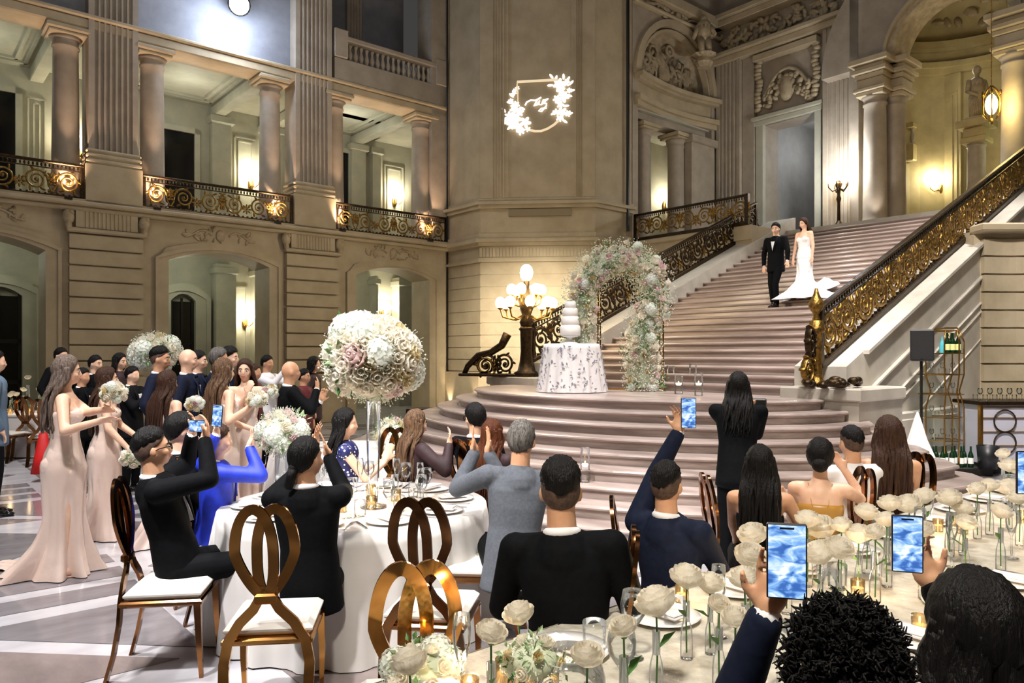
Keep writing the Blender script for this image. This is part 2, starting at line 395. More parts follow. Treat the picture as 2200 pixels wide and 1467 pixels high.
# second floor balcony in the third bay
mb = MB(); mb.box(9.3, 13.0, 18.42, 19.0, 9.25, 9.85, ch=.02); mb.build('balcony_band', UPS, WL)
MB().box(9.3, 13.0, 18.4, 18.8, 10.35, 10.5, ch=.03).build('balcony_rail', UPS, WL)
for x in (9.45, 12.75): MB().box(x-.16, x+.22, 18.36, 18.86, 9.85, 10.62, ch=.02).build('balcony_pier', UPS, WL)
bal = MB(); bal.lathe([(.07, 0), (.07, .04), (.04, .07), (.075, .18), (.06, .26), (.035, .33), (.035, .4), (.06, .45), (.065, .5)], n=10); BAL = bal.mesh('baluster', UPS, True)
for i in range(16): obj('baluster', BAL, WL, (9.85+i*.172, 18.6, 9.85))
mb = MB(); fluted(mb, 10.9, 11.4, 20.75, 20.95, 9.3, 15, 4, .04); mb.build('fluted_pilaster', UPS, WL)
mb = MB(); mb.box(12.45, 13.0, 18.42, 19.2, 5.1, 15); mb.build('corner_pilaster', UPS, WL)
# arcade behind the arches
mb = MB(); mb.box(-3, 16, 19.3, 22.9, 4.78, 4.98); mb.build('arcade_ceiling', STONE_G, WL)
for p0, p1, zt in ((363, 416, 3.55), (-60, 46, 3.5)):
    a, b = pw(p0), pw(p1); mb = MB(); mb.box(a, b, WB-.1, WB-.03, 0, zt-.2)
    arch_band(mb, a+.02, b-.02, zt-.25, .22, 0, -.0, WB-.1, WB-.03)
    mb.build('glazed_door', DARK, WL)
    d = MB(); arch_band(d, a, b, zt-.2, .22, 0, .3, WB-.3, WB); arch_band(d, a-.3, b+.3, zt-.15, .25, 0, .12, WB-.36, WB); d.build('door_surround', STONE_G, WL)
    d = MB(); m = (a+b)/2; d.box(m-.03, m+.03, WB-.14, WB-.08, 0, zt-.1); d.box(a, b, WB-.14, WB-.08, 1.05, 1.15); d.box(a, b, WB-.14, WB-.08, 2.1, 2.2); d.box(a, a+.08, WB-.14, WB-.08, 0, zt-.1); d.box(b-.08, b, WB-.14, WB-.08, 0, zt-.1); d.build('door_bars', BLACKW, WL)
for p0, p1 in ((455, 497), (795, 800), (845, 872), (540, 560)):
    a, b = pw(p0), pw(p1); mb = MB(); mb.box(a, b, WB-.5, WB, 0, 4.5); mb.box(a-.06, b+.06, WB-.58, WB, 4.2, 4.4, ch=.03); mb.build('arcade_pilaster', STONE_G, WL)
for p0, p1, z1 in ((502, 536, 3.9), (798, 843, 3.7)):
    a, b = pw(p0), pw(p1); mb = MB()
    for q in (.04,): mb.box(a+q, a+q+.05, WB-.05, WB, .3, z1); mb.box(b-q-.05, b-q, WB-.05, WB, .3, z1); mb.box(a+q, b-q, WB-.05, WB, z1-.05, z1)
    mb.build('panel_moulding', STONE_G, WL)
# railings of the gallery
railing(-.2, 3.34, 18.4, 5.12, .8, 'gilt scrollwork railing of the gallery at the left edge, cut by the frame')
railing(4.52, 8.1, 18.4, 5.12, .8, 'gilt scrollwork railing in the gallery bay between the two big fluted pilasters')
railing(9.3, 12.95, 18.4, 5.12, .8, 'gilt scrollwork railing of the gallery bay beside the pale monogrammed pier')
# ---------- the pier ----------
PR = sroot('pillar_corner')
C1, P1, P2, C2 = (13.0, 18.4), (13.0, 16.8), (15.3, 14.5), (16.9, 14.5)
def offs(pl, d):            # offset the open polyline towards the room
    out = []
    for i, p in enumerate(pl):
        ns = []
        if i > 0: ns.append(((pl[i][1]-pl[i-1][1]), -(pl[i][0]-pl[i-1][0])))
        if i < len(pl)-1: ns.append(((pl[i+1][1]-pl[i][1]), -(pl[i+1][0]-pl[i][0])))
        ns = [(a/math.hypot(a, b), b/math.hypot(a, b)) for a, b in ns]
        if len(ns) == 1: n = ns[0]; k = 1
        else:
            n = (ns[0][0]+ns[1][0], ns[0][1]+ns[1][1]); l = math.hypot(*n); n = (n[0]/l, n[1]/l); k = 1/max(.3, n[0]*ns[0][0]+n[1]*ns[0][1])
        out.append((p[0]+n[0]*d*k, p[1]+n[1]*d*k))
    return out
PL = [C1, P1, P2, C2]
def band(z0, z1, d, name, mt=STONE, pl=PL, parent=None, back=(18.4, 19.5)):
    q = offs(pl, d); poly = q+[(17.2, 19.2), (13.4, 19.2)]
    MB().prism(poly, z0, z1).build(name, mt, parent or PR)
band(0, 5.0, -.04, 'wall_face')
band(0, 1.3, .1, 'plinth_block')
for k in range(9): band(ZC[k]+.014, ZC[k+1]-.014, .0, 'stone_course')
band(4.43, 4.5, .1, 'ledge_block'); band(4.5, 4.55, .06, 'ledge_block')
band(4.88, 4.98, .1, 'cornice_ledge'); band(4.98, 5.08, .22, 'cornice_ledge'); band(4.55, 4.88, -.02, 'frieze')
def along(p, q, t): return (p[0]+(q[0]-p[0])*t, p[1]+(q[1]-p[1])*t)
fl = MB(); nf = 34                                              # fluted frieze on the front
for i in range(nf):
    c = along(P1, P2, (i+.5)/nf); fl.prism([(c[0]-.045, c[1]+.045), (c[0]-.075, c[1]+.015), (c[0]-.015, c[1]-.045), (c[0]+.015, c[1]-.015)], 4.58, 4.84)
fl.build('fluted_frieze', STONE, PR)
band(5.08, 5.25, .06, 'attic_base'); band(5.25, 5.95, -.02, 'attic_block'); band(5.95, 6.05, .08, 'attic_cornice'); band(6.05, 6.14, .16, 'attic_cornice'); band(6.14, 6.24, .05, 'attic_cornice')
band(6.24, 15.0, -.02, 'shaft', STONE)
# raised fluted strips and plain side strips on the front of the shaft
D45 = (-.7071, -.7071)
def strip(t0, t1, z0, z1, th, name, fl=0, mt=STONE):
    a = along(P1, P2, t0); b = along(P1, P2, t1); L = math.hypot(b[0]-a[0], b[1]-a[1])
    m = Matrix.Translation((a[0], a[1], 0)) @ Matrix.Rotation(math.atan2(b[1]-a[1], b[0]-a[0]), 4, 'Z')
    mb = MB()
    if fl:
        tmp = MB(); fluted(tmp, 0, L, -th, .05, z0, z1, fl, .035); mb.add(tmp.v, tmp.f, m)
    else: mb.box(0, L, -th, .05, z0, z1, m, ch=.015)
    mb.build(name, mt, PR)
strip(0, .1, 6.24, 15, .05, 'side_strip'); strip(.9, 1, 6.24, 15, .05, 'side_strip')
strip(.1, .215, 6.24, 15, .07, 'fluted_strip', 4); strip(.83, .9, 6.24, 15, .07, 'fluted_strip', 4)
strip(.25, .8, 5.72, 5.94, .04, 'panel_moulding', mt=mat('dark_stone', '8a7d64', .7))  # dark moulding, a deeper tone of the limestone
strip(.215, .25, 6.24, 15, .03, 'side_strip'); strip(.795, .83, 6.24, 15, .03, 'side_strip')
for tt, off in ((C1, .0),):
    mb = MB(); mb.tube([(13.0-.06, 18.33, .0), (13.0-.06, 18.33, 15)], .03, 6); mb.build('conduit', BLACKW, PR)
mb = MB(); mb.tube([(16.6, 14.42, 5.4), (16.6, 14.42, 15)], .05, 6); mb.build('conduit', BLACKW, PR)
# monogram of thrown light, built as flat glowing shapes on the pier
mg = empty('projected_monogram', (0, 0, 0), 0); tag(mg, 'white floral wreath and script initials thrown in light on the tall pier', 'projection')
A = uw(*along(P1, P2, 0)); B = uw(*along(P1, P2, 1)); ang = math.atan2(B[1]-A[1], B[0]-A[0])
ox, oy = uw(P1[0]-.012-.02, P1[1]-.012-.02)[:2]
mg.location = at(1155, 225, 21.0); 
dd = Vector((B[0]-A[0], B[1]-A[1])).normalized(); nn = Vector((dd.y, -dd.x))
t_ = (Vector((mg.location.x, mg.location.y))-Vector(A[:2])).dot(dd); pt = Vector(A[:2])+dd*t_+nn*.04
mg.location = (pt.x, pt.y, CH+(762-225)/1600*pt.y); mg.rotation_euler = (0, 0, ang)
KP = pt.y/1600.
def mp(x, y): return ((x-1155)*KP, 0, (225-y)*KP)
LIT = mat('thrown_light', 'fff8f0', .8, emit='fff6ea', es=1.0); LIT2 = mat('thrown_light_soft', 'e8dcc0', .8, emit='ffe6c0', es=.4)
def zc(x, y): return (1040+x/7.333, 120+y/7.333)
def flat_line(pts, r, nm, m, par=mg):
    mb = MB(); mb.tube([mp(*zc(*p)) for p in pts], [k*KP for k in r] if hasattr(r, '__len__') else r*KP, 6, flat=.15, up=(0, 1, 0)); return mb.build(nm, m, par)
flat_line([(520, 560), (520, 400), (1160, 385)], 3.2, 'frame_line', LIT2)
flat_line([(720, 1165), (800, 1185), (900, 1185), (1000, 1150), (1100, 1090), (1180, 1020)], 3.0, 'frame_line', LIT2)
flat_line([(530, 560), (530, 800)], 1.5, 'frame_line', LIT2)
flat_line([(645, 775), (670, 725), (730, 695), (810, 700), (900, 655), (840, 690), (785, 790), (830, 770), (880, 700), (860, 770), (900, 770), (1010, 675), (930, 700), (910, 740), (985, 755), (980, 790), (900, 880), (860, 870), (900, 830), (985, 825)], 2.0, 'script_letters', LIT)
r_ = random.Random(5)
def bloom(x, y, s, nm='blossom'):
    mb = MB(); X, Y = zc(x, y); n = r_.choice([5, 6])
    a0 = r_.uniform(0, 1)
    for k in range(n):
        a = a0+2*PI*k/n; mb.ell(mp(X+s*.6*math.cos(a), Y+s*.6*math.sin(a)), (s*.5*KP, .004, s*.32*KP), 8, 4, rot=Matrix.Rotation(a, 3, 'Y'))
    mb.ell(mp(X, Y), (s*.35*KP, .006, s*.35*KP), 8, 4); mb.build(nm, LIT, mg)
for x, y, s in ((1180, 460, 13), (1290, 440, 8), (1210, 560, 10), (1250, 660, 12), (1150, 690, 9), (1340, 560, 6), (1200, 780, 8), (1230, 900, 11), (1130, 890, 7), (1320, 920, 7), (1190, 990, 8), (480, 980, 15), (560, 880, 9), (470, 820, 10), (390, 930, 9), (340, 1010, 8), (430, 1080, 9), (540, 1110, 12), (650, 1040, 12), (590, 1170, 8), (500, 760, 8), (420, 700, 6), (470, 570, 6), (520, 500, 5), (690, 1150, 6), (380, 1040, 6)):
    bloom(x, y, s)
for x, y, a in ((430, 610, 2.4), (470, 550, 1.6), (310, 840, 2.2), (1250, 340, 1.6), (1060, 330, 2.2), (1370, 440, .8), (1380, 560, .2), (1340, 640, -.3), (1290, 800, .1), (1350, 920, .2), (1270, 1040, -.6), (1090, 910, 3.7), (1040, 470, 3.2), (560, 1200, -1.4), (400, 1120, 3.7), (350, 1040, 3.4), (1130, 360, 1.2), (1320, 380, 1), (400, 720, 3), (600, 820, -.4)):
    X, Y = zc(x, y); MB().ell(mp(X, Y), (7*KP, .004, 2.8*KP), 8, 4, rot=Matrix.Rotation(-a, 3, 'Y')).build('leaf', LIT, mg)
# ================= staircase =================
RI, TR = .135, .315
UC, WC = 9.4, 8.0
SR = sroot('staircase')
def ell_poly(a, b, back, n=40):
    pts = []
    for i in range(n+1):
        t = PI*i/n; pts.append((UC-a*math.sin(t), WC-b*math.cos(t)))       # front half
    for i in range(1, 9):
        t = PI*i/9; pts.append((UC+back*math.sin(t), WC+b*math.cos(t)))
    return pts
def slabstep(poly_out, z0, z1, name='step'):
    """stone step: body with a rounded, overhanging nosing"""
    mb = MB(); n = len(poly_out); cx = sum(p[0] for p in poly_out)/n; cy = sum(p[1] for p in poly_out)/n
    def shr(d):
        q = []
        for i in range(n):
            a = poly_out[i-1]; b = poly_out[(i+1) % n]; tx, ty = b[0]-a[0], b[1]-a[1]; l = math.hypot(tx, ty) or 1
            nx, ny = ty/l, -tx/l
            if (cx-poly_out[i][0])*nx+(cy-poly_out[i][1])*ny < 0: nx, ny = -nx, -ny
            q.append((poly_out[i][0]+nx*d, poly_out[i][1]+ny*d))
        return q
    rings = [(shr(.05), z0), (shr(.05), z1-.055), (shr(.028), z1-.05), (shr(.006), z1-.04), (poly_out, z1-.024), (shr(.008), z1-.007), (shr(.03), z1)]
    v = []; f = []
    for q, z in rings: v += [(p[0], p[1], z) for p in q]
    for k in range(len(rings)-1):
        for i in range(n): j = (i+1) % n; f.append((k*n+i, k*n+j, k*n+n+j, k*n+n+i))
    f.append(tuple(range((len(rings)-1)*n, len(rings)*n)))
    mb.add(v, f); o = mb.build(name, STAIRM, SR); return o
for k in range(9):                          # k=0 is the landing
    a = 2.25+.33*k; b = 3.2+.32*k
    zt = RI*(9-k); slabstep(ell_poly(a, b, 1.2), zt-RI, zt, 'landing_slab' if k == 0 else 'round_step')
# straight flight
ZL = RI*9; U0 = 9.74; NF = 29
for i in range(NF):
    u = U0+TR*i; z = ZL+RI*(i+1)
    ue = u+TR+.06 if i < NF-1 else u+3.2
    slabstep([(u, 5.45), (u, 10.57), (ue, 10.57), (ue, 5.45)], z-RI, z, 'step' if i < NF-1 else 'upper_landing')
ZT = ZL+RI*NF
SL = RI/TR
def noz(u): return ZL+RI+(u-U0)*SL
def stringer(w0, w1, name, u0=9.9, u1=19.0, up=.22):
    MB().wallpoly([(u0, 0), (u1, 0), (u1, noz(u1)+up), (u0, noz(u0)+up)], w0, w1).build(name, CURB, SR)
stringer(4.75, 5.5, 'stringer_wall'); stringer(10.52, 11.35, 'stringer_wall')
# sloping mouldings on the outer face of the right stringer
for dz, h, pr in ((.17, .07, .08), (-.42, .05, .05), (-.86, .03, .035), (-1.02, .03, .03), (-1.5, .02, .02)):
    u0 = max(10.2, U0+(.25-(ZL+RI)-dz)/SL if dz < -1 else 10.2)
    mb = MB(); sh = Matrix(((1, 0, 0, 0), (0, 1, 0, 0), (SL, 0, 1, noz(0)+dz), (0, 0, 0, 1)))
    mb.box(u0+.2, 18.9, 4.75-pr, 4.8, 0, h, sh, .01); mb.build('stringer_moulding', CURB, SR)
# pedestals at the foot
for w0, w1, u1 in ((4.35, 5.46, 10.8), (10.56, 12.0, 10.9)):
    MB().box(9.45, u1, w0, w1, ZL-.02, ZL+.15, ch=.02).build('pedestal_top', CURB, SR)
    MB().box(9.5, u1, w0+.05, w1-.05, 0, ZL, ch=.02).build('pedestal_block', CURB, SR)
mb = MB(); mb.box(9.55, 14.7, 4.64, 4.75, 0, .95, ch=.02); mb.box(9.55, 14.7, 4.6, 4.75, 0, .25, ch=.02); mb.build('stringer_plinth', CURB, SR)
mb = MB(); mb.box(11.0, 12.2, 4.61, 4.64, .35, .85, ch=.01); mb.box(12.5, 14.2, 4.61, 4.64, .35, .85, ch=.01); mb.build('panel_moulding', CURB, SR)
# ---- balustrades on the stair ----
NS = SL
rb = railing(9.75, 18.6, 5.05, noz(9.75)+.25, .86, 'gilt bronze stair balustrade on the right, climbing beside the bar shelves', slope=NS, grp=None, nsc=17, scm=SCR_H)
lb = railing(9.9, 18.0, 11.1, noz(9.9)+.22, .82, 'dark scrollwork stair balustrade on the left, climbing behind the floral arch', slope=NS, grp=None, gilt=False, nsc=17)
gr = empty('iron_railing', uw(16.9, 14.4, 5.12), PHI-PI/2); tag(gr, 'gilt scrollwork railing on the upper floor left of the stair head', 'railing')
def rail_across():
    L = 3.75; h = .8
    MB().box(0, L, -.05, .05, h-.06, h, ch=.015).build('top_rail', BRONZE, gr); MB().box(0, L, -.05, .05, 0, .1, ch=.015).build('bottom_rail', BRONZE, gr)
    for x in (.03, L-.03): MB().box(x-.05, x+.05, -.05, .05, 0, h).build('post', BRONZE, gr)
    for i in range(7):
        s = obj('scroll', SCR_G, gr, ((i+.5)*L/7, 0, .42)); s.scale = (-1 if i % 2 else 1, 1, 1)
        if i < 6: obj('leaf_ornament', ROS, gr, ((i+1)*L/7, 0, .34 if i % 2 else .5))
    mb = MB()
    for i in range(50): mb.ell(((i+.5)*L/50, 0, h-.1), (.02, .02, .035), 6, 5)
    mb.build('bead_row', BRONZE, gr, smooth=True, kind='stuff')
rail_across()
# slab under that railing and side walls there
BK = sroot('wall_back')
mb = MB(); mb.box(16.9, 22, 10.57, 14.6, 4.75, 5.12); mb.build('gallery_floor', STONE, BK)
mb = MB(); mb.box(16.95, 17.3, 10.57, 14.6, 0, 4.75); mb.build('wall_face', STONE, BK)
MB().box(16.8, 17.2, 11.35, 14.6, 4.98, 5.12, ch=.03).build('cornice_ledge', STONE, BK)
for k in range(9): MB().box(16.86, 17.0, 11.35, 14.5, ZC[k]+.014, ZC[k+1]-.014, ch=.02).build('stone_course', STONE, BK)
mb = MB(); mb.box(18.5, 26, 2, 14.6, 4.9, ZT-.01); mb.build('upper_floor', CURB, BK)
# end wall of the upper hall on the left, with the arched niche (plane W = 14.5)
NW = sroot('wall_niche')
WN = 14.5
def un(px, w=WN): return UatW2(px, w)
def UatW2(px, W):
    a = (px-1100)/1600.; Y = W/(CU-SU*a); return Y*(CU*a+SU)
na, nb = 17.3, 21.0
mb = MB()
mb.box(16.9, 17.15, 14.5, 15.6, 5.12, 15); mb.box(20.85, 21.3, 14.5, 15.6, 5.12, 15)
arch_head(mb, 17.15, 20.85, 10.15, 1.85, 15, 14.5, 15.6, 20)
mb.box(17.15, 20.85, 14.75, 15.6, 8.95, 10.2)
mb.build('wall_face', UPS, NW)
f = MB()
def ring(mb, cx, cz, r0, r1, y0, y1, t0=0, t1=PI, n=24):
    for i in range(n):
        a = t0+(t1-t0)*i/n; b = t0+(t1-t0)*(i+1)/n
        P = [(cx+r*math.cos(t), cz+r*math.sin(t)) for t in (a, b) for r in (r0, r1)]
        q = [P[0], P[1], P[3], P[2]]
        mb.add([(x, y0, z) for x, z in q]+[(x, y1, z) for x, z in q], [(0, 1, 2, 3), (4, 7, 6, 5), (1, 5, 6, 2), (0, 3, 7, 4), (0, 4, 5, 1), (3, 2, 6, 7)])
ring(f, 19.0, 10.15, 1.85, 2.05, 14.4, 14.55); ring(f, 19.0, 10.15, 1.7, 1.78, 14.5, 14.7); f.build('arch_moulding', STONE, NW)
# half dome with its relief
mb = MB(); nd = 16
v = []; fc = []
for i in range(9):
    p = PI/2*i/8
    for k in range(nd+1):
        t = PI*k/nd; r = 1.85*math.cos(p) if i < 8 else .001
        v.append((19.0+1.85*math.cos(t)*math.cos(p*0)*1.0 if False else 19.0-1.85*math.cos(t)*math.cos(p), 14.75+.75*math.sin(p)*1.0, 10.15+1.85*math.sin(t)*math.cos(p)))
for i in range(8):
    for k in range(nd): a = i*(nd+1)+k; fc.append((a, a+1, a+nd+2, a+nd+1))
mb.add(v, fc); mb.build('half_dome', STONE2, NW, smooth=True)
rr = random.Random(11)
for (x, z, r, sh) in ((18.3, 10.55, .3, 6), (19.6, 10.5, .32, 4), (18.9, 11.1, .26, 24), (19.75, 11.15, .2, 4), (18.45, 11.3, .2, 24), (19.2, 10.45, .28, 4), (19.3, 11.55, .16, 24), (18.05, 10.95, .16, 24)):
    mb = MB(); pts = [(x+r*math.cos(2*PI*i/sh+.5), 15.05-.12*abs(x-19), z+r*math.sin(2*PI*i/sh+.5)) for i in range(sh)]
    mb.tube(pts, .045, 6, closed=True); mb.ell((x, 15.1-.12*abs(x-19), z), (r*.4, .08, r*.4), 8, 6); mb.build('relief_panel', STONE2, NW, smooth=True)
relief(19.0, 10.75, 3.0, 1.1, 15.0, NW, n=70, seed=4, spread=.06)
# curved cornice under the dome
for z0, z1, d in ((9.2, 9.35, .12), (9.35, 9.5, .22), (9.95, 10.02, .2), (10.02, 10.15, .32), (9.5, 9.95, .0)):
    pts = [(17.0, 15), (17.0, 14.5-d)]+[(17.0+4.1*i/12, 14.5-d+.25*math.sin(PI*i/12)) for i in range(1, 12)]+[(21.1, 14.5-d), (21.1, 15)]
    MB().prism(pts, z0, z1).build('cornice_ledge', STONE, NW)
mb = MB(); mb.box(16.9, 22, 16.6, 16.8, 5.1, 9.3); mb.box(17.0, 21.0, 14.6, 16.7, 9.15, 9.25); mb.build('recess_back_wall', STONE_G, NW)
for px, w in ((1452, 14.9), (1380, 14.9)):
    u = UatW2(px, w); c = obj('column', COLM, NW, (u, w, 5.17)); obj('capital', CAPM, NW, (u, w, 5.17+3.5)); c.scale = (1, 1, 1.01)
a, b = UatW2(1483, 14.5), UatW2(1532, 14.5)
mb = MB(); mb.box(a, b, 14.45, 15.4, 5.12, 8.6); mb.box(a-.08, b+.08, 14.35, 15.4, 8.6, 8.85, ch=.03); mb.build('plain_pilaster', UPS, NW)
# wall at the stair head (plane U = 21.3)
UB = 21.3
def bw(px, u=UB): return WatU(px, u)
d0, d1 = bw(1755), bw(1642)
mb = MB()
mb.box(UB, UB+.8, d1, 14.6, ZT-.02, 15); mb.box(UB, UB+.8, bw(1850), d0, ZT-.02, 15); mb.box(UB, UB+.8, d0, d1, 9.05, 15)
mb.build('wall_face', UPS, BK)
def box_on(p0, p1, z0, z1, th, nm, mt=STONE, fl=0, ch=.015, u=UB):
    w1, w0 = bw(p0, u), bw(p1, u); mb = MB()
    if fl:
        tmp = MB(); fluted(tmp, w0, w1, -th, .05, z0, z1, fl, .05); m = Matrix(((0, 1, 0, u), (1, 0, 0, 0), (0, 0, 1, 0), (0, 0, 0, 1))); mb.add(tmp.v, tmp.f, m)
    else: mb.box(u-th, u+.05, w0, w1, z0, z1, ch=ch)
    return mb.build(nm, mt, BK)
box_on(1550, 1600, ZT, 11.3, .3, 'fluted_pilaster', UPS, 5); box_on(1601, 1626, ZT, 11.3, .16, 'plain_pilaster', UPS)
box_on(1778, 1846, ZT, 11.3, .3, 'fluted_pilaster', UPS, 6)
box_on(1548, 1603, ZT, ZT+.35, .38, 'pilaster_base', STONE); box_on(1774, 1850, ZT, ZT+.35, .38, 'pilaster_base', STONE)
for p0, p1 in ((1628, 1643), (1754, 1768)): box_on(p0, p1, ZT, 9.1, .12, 'door_surround', STONE_G)
box_on(1626, 1770, 9.05, 9.2, .14, 'door_surround', STONE_G); box_on(1622, 1774, 9.2, 9.32, .24, 'door_surround', STONE_G)
box_on(1545, 1865, 11.3, 11.5, .4, 'cornice_ledge'); box_on(1545, 1869, 11.5, 11.62, .55, 'cornice_ledge'); box_on(1628, 1765, 11.05, 11.25, .3, 'cornice_ledge')
box_on(1545, 1865, 12.5, 12.7, .45, 'cornice_ledge'); box_on(1545, 1865, 12.7, 12.85, .6, 'cornice_ledge')
def bk_relief(px0, px1, z0, z1, n, seed, th=.1):
    w1, w0 = bw(px0), bw(px1); r = random.Random(seed); mb = MB()
    for i in range(n):
        w = r.uniform(w0, w1); z = r.uniform(z0, z1); s = r.uniform(.06, .13)
        mb.ell((UB-th, w, z), (.07, s*1.5, s*.7), 7, 5, rot=Matrix.Rotation(r.uniform(0, PI), 3, 'X'))
    return mb.build('carved_relief', STONE2, BK, smooth=True)
bk_relief(1548, 1860, 11.75, 12.4, 110, 3, .1)
for p in (1634, 1757):
    w = bw(p); mb = MB(); r = random.Random(p)
    for k in range(13): mb.ell((UB-.12, w+r.uniform(-.05, .05), 9.55+k*.125), (.09, .13, .09), 8, 6)
    mb.build('fruit_garland', STONE2, BK, smooth=True)
w0, w1 = bw(1745), bw(1645); wc = (w0+w1)/2
mb = MB()
for i in range(60):
    r = rr; t = r.uniform(-1, 1); mb.ell((UB-.1, wc+t*(w1-w0)/2, 9.65+.55*(1-t*t)+r.uniform(-.3, .25)), (.1, r.uniform(.06, .16), r.uniform(.05, .1)), 7, 5, rot=Matrix.Rotation(r.uniform(0, PI), 3, 'X'))
mb.tube([(UB-.12, wc+(w1-w0)/2*t, 9.85+.75*(1-t*t)) for t in [i/8-1 for i in range(17)]], .06, 6)
mb.ell((UB-.1, wc, 10.0), (.16, .25, .4), 12, 8)
mb.build('carved_cartouche', STONE2, BK, smooth=True)
# room seen through the door
mb = MB(); mb.box(25.5, 25.7, 9, 16, ZT-.1, 10); mb.box(UB+.8, 25.6, 9, 16, 9.6, 9.7); mb.box(UB+.8, 25.6, d1+.2, d1+.4, ZT-.1, 9.6); mb.box(UB+.8, 26, 5, 16, ZT-.2, ZT-.02)
mb.build('inner_room', mat('grey_plaster', 'a3a19c', .6, c2='96948f', sc=2), BK)
for p0, p1 in ((1690, 1712), (1742, 1752)):
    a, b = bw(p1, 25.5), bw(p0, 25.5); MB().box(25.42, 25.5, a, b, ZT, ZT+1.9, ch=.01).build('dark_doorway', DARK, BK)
    MB().box(25.38, 25.42, a+.05, a+.2, ZT+.1, ZT+1.2, ch=.01).build('brass_panel', GILT, BK)
for p0, p1 in ((1672, 1688), (1715, 1735)):
    a, b = bw(p1, 25.5), bw(p0, 25.5); mb = MB(); mb.box(25.4, 25.5, a, a+.05, ZT+.2, 9); mb.box(25.4, 25.5, b-.05, b, ZT+.2, 9); mb.box(25.4, 25.5, a, b, 8.95, 9.0); mb.build('panel_moulding', CURB, BK)
# attic above
mb = MB(); mb.box(UB+.2, UB+.4, 5, 15, 12.8, 16); mb.build('attic_wall', MATS['blue_grey_plaster'], BK)
box_on(1625, 1632, 12.85, 14.4, .3, 'attic_pier', UPS); box_on(1690, 1700, 12.85, 14.6, .3, 'attic_pier', UPS)
for i in range(7): obj('baluster', BAL, BK, (UB-.1, bw(1640+i*7), 12.9), sc=(1.3, 1.3, 1.9))
bk_relief(1700, 1800, 13.0, 14.0, 26, 9, .15)
# upper cornice running up the niche wall and the figure in the corner
mb = MB(); mb.box(16.9, 21.2, 14.25, 14.6, 12.5, 12.85, ch=.04); mb.box(16.9, 21.2, 14.35, 14.6, 12.2, 12.3, ch=.03); mb.build('cornice_ledge', STONE, NW)
relief(19, 12.35, 4, .5, 14.45, NW, n=60, seed=13, spread=.05)
ST = empty('corner_figure', at(1512, 85, 23.6), 0); tag(ST, 'carved stone figure perched in the upper corner above the niche', 'statue')
mb = MB(); mb.ell((0, 0, .62), (.13, .13, .16), 12, 8); mb.cap((0, 0, .05), (0, 0, .38), .2, .24); mb.cap((-.2, -.05, .38), (-.34, -.1, .0), .08, .06); mb.cap((.2, -.05, .38), (.3, -.2, .1), .08, .06); mb.cap((-.1, -.05, 0), (-.14, -.3, -.5), .13, .08); mb.cap((.1, -.05, 0), (.12, -.2, -.55), .13, .08); mb.ell((0, 0, .45), (.1, .1, .15))
mb.build('figure', STONE2, ST, smooth=True); MB().lathe([(.2, -.9), (.3, -.75), (.24, -.6), (.4, -.5)], n=10).build('corbel', STONE2, ST)
# ---------- big arch with the apse behind ----------
AP = sroot('wall_apse')
UA = 20.6; ac = 7.22; ar = 1.38; az = 9.7
def apring(r0, r1, u0, u1, nm, mt=STONE):
    mb = MB(); tmp = MB(); ring(tmp, ac, az, r0, r1, 0, 1, 0, PI, 28)
    m = Matrix(((0, u1-u0, 0, u0), (1, 0, 0, 0), (0, 0, 1, 0), (0, 0, 0, 1))); mb.add(tmp.v, tmp.f, m); mb.build(nm, mt, AP)
apring(ar, ar+.16, UA-.1, UA+.9, 'archivolt', STONE2); apring(ar+.16, ar+.24, UA-.2, UA+.3, 'archivolt', STONE); apring(ar+.24, 3.4, UA+.0, UA+.6, 'arch_wall', UPS)
mb = MB(); mb.box(UA, UA+.7, ac+ar+.95, bw(1850), ZT, 15); mb.build('wall_face', UPS, AP)
for px, u, s in ((1880, UA, 1.12), (1921, UA+.55, 1.12), (2183, UA-.35, 1.15)):
    w = WatU(px, u); c = obj('column', COLM, AP, (u, w, ZT)); c.scale = (s, s, 1.06)
    mb = MB(); e = .36
    for z0, z1, g in ((8.78, 8.9, .0), (8.9, 9.0, .06), (9.0, 9.25, -.02), (9.25, 9.38, .02), (9.38, 9.5, .1), (9.5, 9.62, .02), (9.62, 9.78, .16)): mb.box(u-e-g, u+e+g, w-e-g, w+e+g, z0, z1, ch=.02)
    mb.build('entablature_block', STONE, AP)
# apse: curved wall
def apse_pt(t, r): return (21.3+r*math.sin(t)*.95, 6.9+r*math.cos(t))
def apse_band(r, z0, z1, nm, mt, th=.15, t0=.0, t1=PI, n=26):
    mb = MB()
    for i in range(n):
        a = t0+(t1-t0)*i/n; b = t0+(t1-t0)*(i+1)/n
        p, q, s_, w_ = apse_pt(a, r), apse_pt(b, r), apse_pt(b, r+th), apse_pt(a, r+th)
        mb.prism([p, q, s_, w_], z0, z1)
    mb.build(nm, mt, AP)
OCH = mat('ochre_limestone', 'b3a578', .6, c2='a19269', sc=2, bump=.06, bsc=10)
apse_band(2.6, ZT-.1, 10, 'wall_face', OCH)
for z0, z1, d in ((9.85, 10.0, .15), (10.0, 10.15, .28), (10.5, 10.6, .1), (10.6, 10.75, .25)): apse_band(2.6-d, z0, z1, 'cornice_ledge', OCH, .4+d)
apse_band(2.58, 10.15, 10.5, 'frieze', OCH, .3)
mb = MB(); v = []; fc = []
for i in range(10):
    p = PI/2*i/9
    for k in range(25):
        t = PI*k/24; q = apse_pt(t, 2.6*math.cos(p)); v.append((q[0], q[1], 10.75+1.9*math.sin(p)))
for i in range(9):
    for k in range(24): a = i*25+k; fc.append((a, a+1, a+26, a+25))
mb.add(v, fc); mb.build('half_dome', OCH, AP, smooth=True)
mb = MB()
